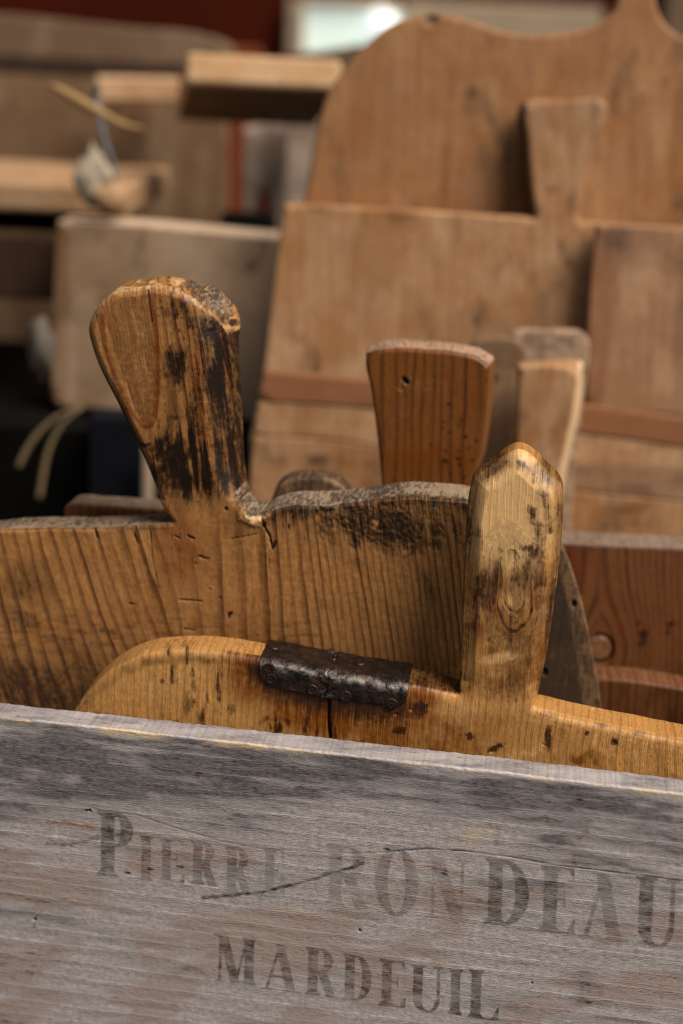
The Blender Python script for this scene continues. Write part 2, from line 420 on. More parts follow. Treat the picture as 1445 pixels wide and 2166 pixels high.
def tube(name, pts, rad, mat, parent=None, flat=1., seg=8, sub=6):
    P = [np.array(p) for p in pts]; Q = []; Rr = []
    rad = rad if isinstance(rad, (list, tuple)) else [rad] * len(P)
    for i in range(len(P) - 1):
        p0 = P[max(i - 1, 0)]; p1 = P[i]; p2 = P[i + 1]; p3 = P[min(i + 2, len(P) - 1)]
        for j in range(sub):
            t = j / sub; Q.append(.5 * ((2 * p1) + (p2 - p0) * t + (2 * p0 - 5 * p1 + 4 * p2 - p3) * t * t + (3 * p1 - p0 - 3 * p2 + p3) * t ** 3))
            Rr.append(rad[i] * (1 - t) + rad[i + 1] * t)
    Q.append(P[-1]); Rr.append(rad[-1]); v = []; f = []
    for i, p in enumerate(Q):
        d = Q[min(i + 1, len(Q) - 1)] - Q[max(i - 1, 0)]; d = d / (np.linalg.norm(d) + 1e-9)
        a = np.cross(d, [0.13, 1, .07]); a /= np.linalg.norm(a); b = np.cross(d, a)
        for k in range(seg):
            an = 2 * math.pi * k / seg; v.append(p + Rr[i] * (math.cos(an) * a + math.sin(an) * b * flat))
    for i in range(len(Q) - 1):
        for k in range(seg):
            f.append((i * seg + k, i * seg + (k + 1) % seg, (i + 1) * seg + (k + 1) % seg, (i + 1) * seg + k))
    f.append(tuple(range(seg))[::-1]); f.append(tuple((len(Q) - 1) * seg + k for k in range(seg)))
    return mesh_obj(name, v, f, mat, parent, smooth=True)
# ------------------------------------------------------------------ materials of the place
M_crate = wood('grey_weathered_poplar', '#b1a9a8', '#857c7b', stain='#35333a', pale='#ccb698', warm='#a5795a', edge=('#a8a098', '#75706d'), ink='#3b302c',
               rings=.08, fib=.22, pores=.42, blot=.34, flen=2.6, speck=.4, rough=.85, bump=.8, fine=.75, big=.0, ragged=.55)
M_main = wood('aged_pine', '#a27342', '#48240d', stain='#130a05', pale='#d0ad80', warm='#7e3f12', edge=('#8f7b66', '#453a30'), ink='#3a2618',
              rings=.95, fib=.34, pores=.5, blot=.34, scratch=.4, speck=.6, ragged=.95, rough=.5, bump=.7, coat=.05, fine=.8, big=.18)
M_front = wood('honey_beech', '#bf8e52', '#845022', stain='#331a09', pale='#dcb27a', warm='#844a14', edge=('#b08a58', '#5c4026'), ink='#4a3420',
               rings=.5, fib=.36, pores=.75, blot=.26, speck=.5, rough=.45, bump=.6, coat=.04, spec=.3, fine=.8, big=.15)
M_paddle = wood('orange_pine', '#74461d', '#3c1a08', stain='#170c07', pale='#c09a6c', warm='#7a3c0c', edge=('#a98a74', '#7d6250'), ink='#2a170c',
                rings=.95, fib=.22, pores=.3, blot=.26, speck=.3, rough=.45, bump=.35, coat=.2, fine=.8, big=.15)
M_brown = wood('red_brown_pine', '#6e4527', '#371b0c', stain='#1a0e08', pale='#b08a66', warm='#6d3210', edge=('#86715f', '#67564a'), ink='#2a170c',
               rings=.95, fib=.22, pores=.3, blot=.26, speck=.4, rough=.48, bump=.35, coat=.15, fine=.8, big=.15)
M_greyboard = wood('sooty_oak', '#43352a', '#2c221b', stain='#1d1815', pale='#9c7c56', warm='#5e3d20', edge=('#6a5038', '#45301f'), ink='#251d18',
                   rings=.4, fib=.22, pores=.4, blot=.25, scratch=.25, rough=.6, bump=.5, big=.2)
M_back = wood('old_larch', '#a98360', '#866042', stain='#4a3526', pale='#cfae88', warm='#97622f', edge=('#c0a07c', '#8a6a4c'), ink='#6b5146',
               rings=.5, fib=.2, pores=.12, blot=.25, rough=.6, bump=.3, big=.55)
M_tall = wood('amber_larch', '#9c7350', '#7c5436', stain='#4a3526', pale='#c29a6c', warm='#8f5a28', edge=('#c0a07c', '#8a6a4c'), ink='#6b5146',
               rings=.55, fib=.2, pores=.12, blot=.25, rough=.6, bump=.3, big=.5)
M_back2 = wood('pinkish_pine', '#9d785a', '#7d583c', stain='#4a3830', pale='#c9a686', warm='#8a5530', edge=('#b09478', '#84664c'), ink='#5d4a44',
               rings=.4, fib=.08, pores=.06, blot=.12, rough=.65, bump=.3, big=.3)
M_red = wood('reddish_batten', '#8c5f40', '#6f462e', stain='#402a20', pale='#b08668', warm='#7c4628', edge=('#9a7258', '#6e4c3a'), ink='#4d3a34',
             rings=.4, fib=.08, pores=.06, blot=.12, rough=.65, bump=.3, big=.3)
M_beige = wood('bleached_ash', '#a88e74', '#8f765e', stain='#5a4636', pale='#c4ac94', warm='#8a6544', edge=('#b0957c', '#7a6048'), ink='#5d4a44',
               rings=.25, fib=.08, pores=.08, blot=.1, rough=.7, bump=.3, big=.2)
M_rail = wood('grey_brown_oak', '#75614e', '#57463a', stain='#33271e', pale='#a08a74', warm='#6b4a30', edge=('#8a7460', '#5a4636'), ink='#3d2f28',
              rings=.5, fib=.1, pores=.2, blot=.2, rough=.7, bump=.3, big=.35)
M_stool = wood('worn_stool_wood', '#b08e6c', '#7d6a5c', stain='#3a2b20', pale='#cdb498', warm='#8a5f3c', edge=('#c2a888', '#8d7460'), ink='#3d2f28',
               rings=.5, fib=.2, pores=.2, blot=.25, rough=.7, bump=.3, big=.5)
M_seat = wood('worn_seat_wood', '#cfae88', '#9c8470', stain='#3a2b20', pale='#d8c4aa', warm='#b08050', edge=('#c2a888', '#8d7460'), rings=.5, fib=.25, pores=.3, blot=.35, rough=.7, bump=.3, big=.6)
M_stoolleg = wood('grey_stool_leg', '#b8a494', '#6a5a4e', stain='#241c18', pale='#9a8a84', warm='#5a4234', edge=('#7c6e66', '#4a3e38'), ink='#3d2f28',
                  rings=.7, fib=.2, pores=.2, blot=.25, rough=.7, bump=.3, big=.5)
M_drawer = plain('dark_drawer_wood', '#3d2616', var=.4)
M_panelbrown = wood('brown_panel_wood', '#84694f', '#6a523d', stain='#33271e', pale='#a98f74', warm='#75502f', edge=('#8a7460', '#5a4636'), ink='#3d2f28', rings=.5, fib=.15, pores=.2, blot=.2, rough=.7, bump=.3, big=.5)
M_strip = plain('rusted_iron_dark', '#1a1512')
M_black = plain('shade_black', '#070605', rough=.9, spec=.1)  # near-black colour stands in for the shade of dark recesses
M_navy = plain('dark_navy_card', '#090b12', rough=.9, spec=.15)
M_floor = plain('dark_stone', '#2a231d', rough=.9)
M_wall = plain('brick_red_plaster', '#421203', rough=.9, var=.15, scale=8, spec=.1)
M_wall_lit = plain('lit_wall_orange', '#7c3408', rough=.7, var=.15, scale=20)  # lighter, lit version of the wall colour
M_cream = plain('cream_window_paint', '#a8947c', rough=.6, var=.08, scale=12)
M_glass = plain('bright_window_pane', '#c8d8cc', rough=.4, var=.02, scale=4, emit=('#dbe9df', .55))
M_globe = plain('glowing_globe', '#e8f0ee', rough=.3, var=.02, emit=('#eef6f6', .7))
M_straw = plain('pale_raffia', '#a88658', rough=.6, var=.2, scale=200)
M_strand = plain('dull_raffia', '#7d6a4c', rough=.7, var=.25, scale=200)
M_cord = plain('grey_blue_cord', '#6a7078', rough=.8, var=.3, scale=300)
M_paper = plain('cream_paper', '#bfb099', rough=.8, var=.08, scale=40)
M_cloth = plain('grey_white_cloth', '#5a524a', rough=.9, var=.2, scale=30)

# ================================================================== the crate in front
PC = Plane(.515, 8.0, 0, .2)
def letter(ch, x, y, W):
    T = .215; th = .05; sf = .045
    def bx(a, b, c_, d): return (x > a) & (x < b) & (y > c_) & (y < d)
    def el(cx, cy, rx, ry): return ((x - cx) / rx) ** 2 + ((y - cy) / ry) ** 2 < 1
    def dg(x0, y0, x1, y1, wd):
        xc = x0 + (x1 - x0) * (y - y0) / (y1 - y0); return (np.abs(x - xc) < wd / 2) & (y > min(y0, y1)) & (y < max(y0, y1))
    def serif(a, b, top=True, bot=True):
        r = np.zeros(x.shape, bool); e = .055
        if bot: r |= bx(a - e, b + e, 0, sf) | (bx(a - e, b + e, 0, sf * 2.2) & (np.minimum(np.abs(x - a), np.abs(x - b)) < (sf * 2.2 - y) * 1.1))
        if top: r |= bx(a - e, b + e, 1 - sf, 1) | (bx(a - e, b + e, 1 - sf * 2.2, 1) & (np.minimum(np.abs(x - a), np.abs(x - b)) < (y - 1 + sf * 2.2) * 1.1))
        return r
    o = .06
    if ch == 'I': return bx(W / 2 - T / 2, W / 2 + T / 2, 0, 1) | serif(W / 2 - T / 2, W / 2 + T / 2)
    if ch in 'PR':
        s = bx(o, o + T, 0, 1) | serif(o, o + T)
        cy = .73 if ch == 'P' else .75; ry = 1 - cy
        bw = W * (.98 if ch == 'P' else .92); cx = bw - ry * 1.1; cx = max(cx, o + T)
        ring = (el(cx, cy, bw - cx, ry) & ~el(cx, cy, max(bw - cx - T * .95, .02), ry - th)) & (x > cx)
        s |= ring | bx(o + T, cx + .001, 1 - th, 1) | bx(o + T, cx + .001, 2 * cy - 1, 2 * cy - 1 + th)
        if ch == 'R': s |= dg(W * .52, 2 * cy - 1 + th, W * .86, 0, T) | bx(W * .8, W * 1.04, 0, sf)
        return s
    if ch == 'E':
        s = bx(o, o + T, 0, 1) | serif(o, o + T) | bx(o, W, 1 - th, 1) | bx(o, W, 0, th) | bx(o, W * .74, .5, .5 + th)
        s |= (x < W) & (x > W - .12) & (y > .80) & (y < 1) & (x - (W - .12) > (1 - y) * .55)
        s |= (x < W + .03) & (x > W - .12) & (y > 0) & (y < .24) & (x - (W - .12) > y * .5)
        return s | bx(W * .70, W * .76, .40, .66)
    if ch == 'L':
        s = bx(o, o + T, 0, 1) | serif(o, o + T) | bx(o, W, 0, th)
        return s | ((x < W + .03) & (x > W - .14) & (y > 0) & (y < .28) & (x - (W - .14) > y * .5))
    if ch == 'O': return el(W / 2, .5, W / 2, .52) & ~el(W / 2, .5, W / 2 - T, .46)
    if ch == 'D':
        cx = W * .42
        return bx(o, o + T, 0, 1) | serif(o, o + T) | bx(o, cx, 0, th) | bx(o, cx, 1 - th, 1) | (el(cx, .5, W - cx, .5) & ~el(cx, .5, W - cx - T, .5 - th) & (x > cx))
    if ch == 'N':
        return bx(o, o + th * 1.3, 0, 1) | bx(W - o - th * 1.3, W - o, 0, 1) | dg(o + .07, 1, W - o - .08, 0, T * 1.1) | bx(0 - .04, .2, 0, sf) | bx(-.06, .2, 1 - sf, 1) | bx(W - .2, W + .05, 1 - sf, 1)
    if ch == 'M':
        return dg(o + .02, 0, o + .04, 1, th * 1.5) | dg(.15, 1, W * .48, 0, T * .95) | dg(W - .2, 1, W * .48, 0, th * 1.4) | bx(W - o - T * .95, W - o, 0, 1) | bx(-.03, .2, 0, sf) | bx(-.05, .22, 1 - sf, 1) | serif(W - o - T * .95, W - o)
    if ch == 'A':
        return dg(W * .5, 1, o + .02, 0, th * 1.6) | dg(W * .47, 1, W - o - .08, 0, T) | bx(W * .24, W * .7, .28, .28 + th) | bx(-.03, .22, 0, sf) | bx(W - .3, W + .05, 0, sf)
    if ch == 'U':
        cx = (o + W - o) / 2; s = bx(o, o + T, .28, 1) | bx(W - o - th * 1.6, W - o, .28, 1)
        s |= el(cx, .28, W / 2 - o, .29) & ~el(cx + .04, .28, W / 2 - o - T * .72, .29 - th * 1.2) & (y <= .28)
        return s | bx(o - .06, o + T + .06, 1 - sf, 1) | bx(W - o - .14, W - o + .06, 1 - sf, 1)
    return np.zeros(x.shape, bool)
# lettering: glyph, left, right, baseline at left, height (photo px), strength
TXT = [('P', 204, 284, 1852, 140, .95), ('I', 292, 326, 1862, 98, .8), ('E', 336, 388, 1864, 92, .75), ('R', 402, 458, 1870, 94, .78), ('R', 473, 530, 1886, 98, .72),
       ('E', 553, 600, 1889, 98, .72), ('R', 686, 778, 1915, 132, .62), ('O', 790, 885, 1931, 140, .72), ('N', 902, 988, 1942, 132, .66), ('D', 1022, 1118, 1954, 142, .95),
       ('E', 1138, 1212, 1970, 142, .85), ('A', 1226, 1320, 1984, 142, .78), ('U', 1338, 1434, 1999, 148, .92),
       ('M', 456, 543, 2076, 102, .95), ('A', 555, 630, 2092, 100, .85), ('R', 644, 710, 2104, 102, .9), ('D', 722, 786, 2115, 100, .9), ('E', 800, 855, 2127, 100, .9),
       ('U', 866, 936, 2138, 100, .95), ('I', 942, 982, 2144, 98, 1.), ('L', 988, 1052, 2152, 104, 1.)]
def paint_crate(c):
    X, Y = c.X, c.Y; F = 1 - c.side
    lip = 1517 + (X * .1045) + X * X * .0000058
    slope_ = .118
    # fibres run along the plank, slightly wavy
    c.a = c.v + .0006 * (fbm(X / 260, Y / 120, 2) - .5) + .002 * (fbm(X / 600, Y / 200, 4) - .5); c.l = c.u + 0; c.g = c.a / .0075
    below = Y - lip
    big = fbm(X / 420, (Y - X * slope_) / 80, 31, 5); med = fbm(X / 130, (Y - X * slope_) / 16, 33, 5); sm = fbm(X / 22, (Y - X * slope_) / 6, 35, 4)
    # sooty weathered zone towards the top, patchy
    soot = np.exp(-np.maximum(below - 5, 0) / 95.) * (.36 + .9 * (med - .5) + .7 * (big - .5)) * ss(-2, 14, below)
    soot += .55 * blob(c, 85, 1590, 130, 55, 5, .7, .5, 40, 30) + .35 * blob(c, 300, 1640, 260, 60, 6, .8, .5, 41, 40) + .3 * blob(c, 640, 1650, 300, 40, 6, .8, .4, 42, 40)
    soot += .22 * blob(c, 1000, 1700, 500, 45, 7, .8, .4, 43, 50) + .16 * blob(c, 60, 1950, 160, 90, 0, .9, .4, 44, 60) + .2 * blob(c, 290, 2010, 120, 26, 6, .8, .5, 45, 30)
    soot += .3 * blob(c, 118, 2012, 20, 14, 0, .9, .4, 46) + .3 * blob(c, 412, 2062, 26, 14, 0, .9, .4, 47) + .5 * blob(c, 1240, 2075, 34, 40, 30, .8, .4, 48)
    soot += .3 * blob(c, 1070, 2140, 50, 24, 10, .8, .4, 49)
    soot += .22 * ss(.55, .8, med) * (.4 + big) + .34 * (sm - .45)
    c.dark = np.clip(soot * .80 - .02 + .7 * (big - .5) + .5 * (med - .5) + .22 * ss(350, 0, X) , 0, .66) * F
    # paler and pinker further down and to the right
    c.pale = F * np.clip(.15 * ss(.40, .7, fbm(X / 200, Y / 60, 81, 4)) * ss(60, 200, below) + .12 * ss(.5, .8, med), 0, .3)
    c.warm = F * np.clip(.62 * ss(.40, .72, fbm(X / 160, Y / 70, 71, 4)) * ss(120, 330, below) + .1, 0, .45)
    # splintered pale lip
    lipn = fbm(X / 90, X * 0 + 1, 77, 5); lw = 3 + 12 * np.clip(lipn - .42, 0, 1) * 2
    pl = (1 - ss(lw * .5, lw * 1.5, np.abs(below - 4 + 8 * (fbm(X / 30, Y / 30, 5) - .5)))) * ss(.38, .62, fbm(X / 55, X * 0, 78, 5)) * (.55 + .45 * (X < 700)) + .8 * (1 - ss(3, 15, np.abs(below - 5 + 7 * (lipn - .5)))) * ss(120, 200, X) * (1 - ss(560, 680, X)) * ss(.3, .5, lipn)
    c.pale = np.maximum(c.pale, pl * (below > -8) * 1.1)
    c.pale = np.maximum(c.pale, .8 * blob(c, 165, 1574, 6, 5, 0, .4, .4, 8, 6))
    c.pale = np.maximum(c.pale, .5 * blob(c, 1010, 1765, 46, 26, -35, .8, .4, 9, 18))
    # honey coloured ghosts
    for p, wd, k in (([(103, 1737), (150, 1743), (204, 1748)], 7, .6), ([(205, 1768), (270, 1760), (340, 1768), (410, 1780)], 6, .5), ([(1050, 1745), (1058, 1760), (1050, 1785)], 7, .5),
                     ([(1150, 1722), (1180, 1765), (1215, 1785), (1240, 1760), (1250, 1725)], 9, .42), ([(1212, 1785), (1216, 1830)], 11, .4),
                     ([(770, 1812), (860, 1820), (975, 1850)], 7, .5), ([(610, 1808), (690, 1812), (760, 1824)], 6, .4), ([(585, 1985), (640, 1970)], 5, .35)):
        c.warm = np.maximum(c.warm, F * k * (.4 + 1.5 * (fbm(X / 18, (Y - X * slope_) / 4, 17, 3))) * line(c, p, wd * .8, 8, 6, 12))
    c.pale = np.maximum(c.pale, F * .25 * line(c, [(1100, 1720), (1180, 1690), (1330, 1730)], 16, 14, 8, 12))
    # brush-like scratch and open crack
    c.ink = np.maximum(c.ink, F * .75 * line(c, [(430, 1898), (470, 1896), (560, 1886), (620, 1872), (690, 1850), (740, 1836), (768, 1826)], 4, 4, 4, 12))
    c.ink = np.maximum(c.ink, F * .55 * line(c, [(100, 1785), (150, 1787), (205, 1772), (250, 1766)], 5, 5, 5, 12))
    cr = line(c, [(200, 1712), (290, 1724), (380, 1754), (470, 1780), (560, 1796), (640, 1800), (740, 1806), (812, 1803), (900, 1796), (980, 1800), (1075, 1812), (1180, 1830), (1330, 1848), (1480, 1868)], 1.0, 1.7, 1.2, 13, 30)
    cr *= np.where((X > 815), 1., .55); c.ink = np.maximum(c.ink, F * cr * .9); c.dz -= F * cr * 1.5
    for x, y in ((188, 1714), (270, 1846), (380, 1833), (318, 1838), (820, 1796), (1243, 2120), (420, 1635), (1225, 1690), (940, 1848)):
        b = blob(c, x, y, 9, 3, 8, .5, .6, int(x), 5); c.ink = np.maximum(c.ink, F * .9 * b)
    for x, y, r_ in ((761, 1968, 1.6), (1125, 2080, 1.2), (74, 1945, 2), (190, 1714, 1.6)):
        b = 1 - ss(r_ - 1, r_ + 2, np.hypot(X - x, Y - y)); c.dark = np.maximum(c.dark, b * 1.5); c.dz -= b * 5
    c.ink = np.maximum(c.ink, F * .6 * line(c, [(72, 1962), (76, 1940), (90, 1925)], 2, 2, 2))
    # faded lettering
    ink = np.zeros(X.shape)
    fade = .55 + .75 * fbm(X / 34, (Y - X * slope_) / 13, 90, 4)
    for ch, x0, x1, yb, H, k in TXT:
        m = (X > x0 - 25) & (X < x1 + 25) & (Y > yb - H - 25) & (Y < yb + 40) & (F > 0)
        if not m.any(): continue
        xr = X[m]; tilt = .0 + .035 * (xr.mean() / 700.)
        yy = (yb + (xr - x0) * .115 - Y[m]) / H; xx = (xr + yy * 0 - x0 - (yb - Y[m]) * tilt * .6) / H
        acc = 0
        for du in (-.008, .008):
            for dv in (-.008, .008): acc = acc + letter(ch, xx + du, yy + dv, (x1 - x0) / H) / 4.
        ink[m] = np.maximum(ink[m], acc * k * fade[m])
    c.ink = np.maximum(c.ink, ink * .66)
    c.edge = c.side * .22 * (c.nv > .5)
    c.gloss += 0; c.dz += F * 1.6 * (med - .5) + F * 2.5 * (big - .5)
    c.a = np.where(c.side > 0, c.w, c.a)
    c.dark = np.where(c.side > 0, .46 + .5 * (fbm(X / 90, Y / 12, 55) - .5), c.dark)
    c.pale = np.where(c.side > 0, .05 + .2 * (fbm(X / 60, Y / 10, 56) - .5), c.pale)
ux0 = PC.uv(-260, 1480)[0]; ux1 = PC.uv(1640, 1700)[0]
vb = PC.vz(.012)
crate = empty('wooden_crate', PC, (ux0 + ux1) / 2, PC.vz(0.0))
tag(crate, 'long grey weathered wooden crate with faded serif lettering, holding the old boards', 'crate')
cb = ((ux0 + ux1) / 2, PC.vz(0.0))
top = [(-260, 1491)] + [(x, 1517 + x * .1045 + x * x * .0000058) for x in range(-180, 1600, 90)] + [(1640, 1704)]
bl_ = (-260 + 60, 2700); br_ = (1600, 2800)
outl = [(*top[0], 1)] + top[1:-1] + [(*top[-1], 1), (1585, 2790, 1), (-170, 2600, 1)]
board('front_panel', PC, outl, .0150, M_crate, crate, h=2.2, r=4, zbot=.012, rag=1.6, paint=paint_crate, base=cb, hsc=10)
def crate_side(name, u_, w0, w1):
    B = lambda u, v, w: (u - cb[0], v - cb[1], w)
    v1 = PC.vz(.196); v0 = PC.vz(.012)
    P = [B(u_, v0, w0), B(u_, v0, w1), B(u_, v1, w0)]
    o = slab(name, P[0], P[1], P[2], .014, M_crate, crate); return o
crate_side('side_panel', ux0 + .001, -.020, -.268); crate_side('side_panel', ux1 - .001, -.020, -.268)
slab('back_panel', (ux0 - cb[0], .012, -.270), (ux1 - cb[0], .012, -.270), (ux0 - cb[0], .150, -.270), .016, M_crate, crate)
slab('bottom_panel', (ux0 - cb[0], .0, .0), (ux1 - cb[0], .0, .0), (ux0 - cb[0], .0, -.286), .0115, M_crate, crate, flip=-1)

# ================================================================== front honey board with the post handle
PB = Plane(.546, 7.0, 3.0)
tops = [(305, 1384), (370, 1376), (470, 1380), (545, 1392), (620, 1406), (700, 1421), (800, 1437), (870, 1448), (966, 1466)]
ptsB = [(120, 1800, 1), (120, 1620), (142, 1530), (180, 1470), (236, 1416)] + tops[:-1] + [(970, 1470, 1), (975, 1380), (981, 1200), (987, 1090), (993, 1040), (1002, 1018), (1032, 996),
       (1058, 976), (1082, 961), (1096, 957), (1112, 961), (1136, 980), (1160, 1004), (1183, 1026), (1191, 1044), (1191, 1110), (1174, 1280), (1155, 1400), (1136, 1480), (1130, 1498, 1),
       (1160, 1508), (1250, 1529), (1350, 1549), (1460, 1571), (1540, 1590), (1572, 1640), (1576, 1700), (1540, 2600, 1), (120, 2450, 1)]
def rB(X, Y):
    hand = ss(940, 990, X) * (1 - ss(1440, 1500, Y)); tophand = hand * (1 - ss(1000, 1120, Y))
    tp = ss(480, 620, X) * (1 - ss(940, 970, X))
    return 17 + 13 * hand + 10 * tophand + 4 * tp - 3 * ss(1130, 1200, X) * ss(1470, 1500, Y)
def paint_front(c):
    X, Y = c.X, c.Y; F = 1 - c.side
    hand = ss(955, 990, X) * (1 - ss(1195, 1230, X)) * (1 - ss(1440, 1540, Y))
    # grain leans a little, and swirls round the foot of the handle
    c.a = c.u + .06 * (c.v - .02) * ss(900, 1300, X) + .0016 * (fbm(X / 120, Y / 260, 3) - .5) * 2
    c.a = c.a + .004 * np.exp(-((X - 1230) / 160) ** 2 - ((Y - 1600) / 90) ** 2)
    c.g = c.a / .0031 + .6 * fbm(X / 80, Y / 300, 9)
    sx, sy = (X - 1085) / 34. - (Y - 1250) / 300., (Y - 1250) / 78.
    sr = np.sqrt(sx * sx + sy * sy) + .75 * (fbm(X / 46, Y / 70, 13) - .5); kf = hand * (1 - ss(1.2, 2.1, sr))
    c.g = c.g * (1 - kf) + kf * (sr * 2.6 + 300)
    n1 = fbm(X / 11, Y / 46, 11, 4); n2 = fbm(X / 70, Y / 70, 12, 4); n3 = fbm(X / 26, Y / 26, 14, 5)
    left = 1 - ss(680, 760, X)
    dk = np.zeros(X.shape)
    # fine brown flecks left of the crack
    dk += left * .62 * ss(.52, .74, n1) * (.4 + ss(.4, .7, n2))
    dk += .8 * left * blob(c, 410, 1480, 8, 60, 0, .7, .8, 15, 12) * ss(.45, .6, n3)
    for x, y, a, b in ((395, 1490, 8, 26), (372, 1535, 10, 12), (490, 1500, 9, 12), (342, 1440, 7, 6), (560, 1520, 10, 8), (610, 1530, 6, 10), (410, 1452, 6, 12), (300, 1560, 9, 7)):
        dk = np.maximum(dk, .62 * blob(c, x, y, a, b, 0, .6, .7, int(x), 8))
    # dirty rim on the shoulder
    arc = [(142, 1530), (180, 1470), (236, 1416), (305, 1384), (370, 1376), (470, 1380), (550, 1394)]
    d_, t_ = pdist(X, Y, arc)
    dk = np.maximum(dk, (1 - ss(6, 22, np.abs(d_ - 14))) * (.40 + .7 * (n3 - .4)) * F * (X < 560))
    dk = np.maximum(dk, (1 - ss(10, 90, d_)) * .5 * ss(300, 520, X) * (X < 640) * (Y > 1340) * F)
    dk = np.maximum(dk, .62 * line(c, [(200, 1508), (250, 1516), (330, 1528)], 5, 6, 5, 21))
    # burnt halo under the iron plates
    d_, t_ = pdist(X, Y, [(548, 1420), (600, 1462), (690, 1486), (780, 1500), (850, 1502)])
    dk = np.maximum(dk, (1 - ss(2, 60, d_)) * (.85 + .5 * (n1 - .5)) * F)
    c.warm = np.maximum(c.warm, (1 - ss(20, 140, d_)) * .8 * F * (.5 + n2))
    c.warm = np.maximum(c.warm, .75 * blob(c, 800, 1560, 130, 80, 0, .8, .5, 22, 40) + .55 * blob(c, 1010, 1570, 110, 60, -20, .9, .7, 23, 40))
    c.warm = np.maximum(c.warm, .8 * blob(c, 880, 1480, 60, 40, -50, .8, .7, 24, 26) + .5 * blob(c, 1200, 1580, 120, 40, 30, .9, .9, 25, 24) * .8 + .4 * ss(.55, .7, n2) * ss(950, 1100, X) * ss(1460, 1520, Y))
    c.pale = np.maximum(c.pale, ss(860, 960, X) * (1 - ss(1120, 1230, X)) * ss(1440, 1500, Y) * .34 * ss(.35, .6, n2))
    for x, y, a, b in ((994, 1557, 12, 10), (1048, 1582, 22, 7), (1300, 1568, 9, 10), (1242, 1551, 6, 6), (1160, 1560, 8, 30), (888, 1500, 16, 20), (843, 1545, 20, 10)):
        dk = np.maximum(dk, .9 * blob(c, x, y, a, b, -25 if x == 1048 else 0, .5, .6, int(x), 7))
    # dark polished stretch of the top between plate and post, and along the right top
    dk = np.maximum(dk, (X > 860) * (X < 975) * (1 - ss(1462, 1476, Y - (X - 966) * .16)) * (Y > 1380) * .78)
    rt = (X > 1122) * ss(1440, 1480, Y)
    topd = Y - (1508 + (X - 1160) * .205)
    dk = np.maximum(dk, rt * (1 - ss(2, 12, np.abs(topd - 4))) * (.42 + .9 * (n3 - .5)))
    c.pale = np.maximum(c.pale, rt * (1 - ss(2, 10, np.abs(topd - 22))) * .35 * (.5 + n3))
    # handle: pale yellow top, brown loops lower down
    c.pale = np.maximum(c.pale, hand * F * (.85 * blob(c, 1080, 1080, 78, 120, 4, .8, .25, 31, 40) + .25))
    c.pale = np.maximum(c.pale, hand * .55 * blob(c, 1092, 1255, 30, 60, 24, .6, .5, 32, 18))
    c.pale = np.maximum(c.pale, hand * .6 * blob(c, 1055, 1392, 60, 12, -10, .7, .5, 33, 16))
    loop = [(1025, 1345), (1012, 1270), (1020, 1215), (1050, 1180), (1085, 1170), (1120, 1170), (1150, 1190), (1148, 1235), (1120, 1280), (1080, 1310)]
    d_, t_ = pdist(X, Y, loop)
    st = .62 * ss(.30, .66, fbm(X / 30, Y / 44, 101, 4)) * (1 - ss(2, 32, np.abs(d_ - 4) + 26 * (n3 - .5)))
    fr = np.abs((sr * 1.9) % 1 - .5) * 2; st = np.maximum(st, .5 * kf * ss(.35, .95, fr) * ss(.3, .7, fbm(X / 50, Y / 40, 97, 3)) * 1.2)
    c.pale = np.maximum(c.pale, .25 * kf * ss(.5, .9, 1 - fr))
    st = np.maximum(st, .62 * blob(c, 1045, 1240, 20, 60, 12, .7, .6, 34, 16, 40))
    st = np.maximum(st, .58 * blob(c, 1108, 1222, 26, 44, 20, .8, .6, 35, 14, 26))
    st = np.maximum(st, .66 * blob(c, 1128, 1168, 24, 16, 10, .8, .8, 36, 10))
    st = np.maximum(st, .50 * blob(c, 1010, 1300, 14, 60, 5, .9, .7, 37, 12, 34))
    st = np.maximum(st, .45 * blob(c, 1085, 1345, 44, 34, 8, .9, .8, 38, 14, 40))
    st = np.maximum(st, .42 * blob(c, 1075, 1450, 70, 44, 8, .9, .8, 39, 14, 50))
    st = np.maximum(st, .62 * blob(c, 1126, 1088, 12, 22, 0, .8, .8, 40, 10))
    st = np.maximum(st, .50 * blob(c, 1140, 1130, 12, 30, -10, .8, .8, 41, 10))
    st = np.maximum(st, .45 * blob(c, 1010, 1140, 14, 30, 0, .8, .8, 46, 10, 30))
    c.warm = np.maximum(c.warm, hand * F * np.minimum(st * 1.3, .9)); dk = np.maximum(dk, hand * F * np.minimum(st * (.8 + .9 * fbm(X / 5, Y / 26, 77, 3)), .9)); dk = np.maximum(dk, hand * F * .48 * ss(.42, .68, fbm(X / 7, Y / 60, 78, 4)) * ss(1100, 1180, Y))
    c.warm = np.maximum(c.warm, hand * (.22 + .55 * ss(1120, 1230, Y)) * (.3 + n3) * (1 - ss(1480, 1500, Y)))
    # grey-green band of grime parallel to the rim on the right and round the top
    band = [(1000, 1060), (1020, 1010), (1060, 985), (1105, 985), (1140, 1020), (1160, 1065), (1164, 1120)]
    c.ink = np.maximum(c.ink, hand * F * .75 * line(c, band[3:], 10, 9, 6, 42) + hand * F * .50 * line(c, band[:4], 7, 8, 6, 43))
    dk = np.maximum(dk, hand * ss(.15, .7, c.rim) * (.62 + .6 * (n2 - .4)) * (Y < 1440) * (1 - .75 * blob(c, 1112, 955, 30, 26, 0, .5, .2, 1)))  # bevels darkened around a spared bright tip: shading put into the colour
    dk = np.maximum(dk, hand * c.rim * ss(.3, .9, c.rim) * .5 * (X < 1010))  # left bevel darker still, its shade painted in
    # the crack through the board below the plates
    ck = line(c, [(697, 1470), (695, 1520), (698, 1560), (694, 1620), (696, 1700)], 2.4, 1.4, 1.2, 50, 14)
    dk = np.maximum(dk, ck * 2 * F); c.dz -= F * ck * 9
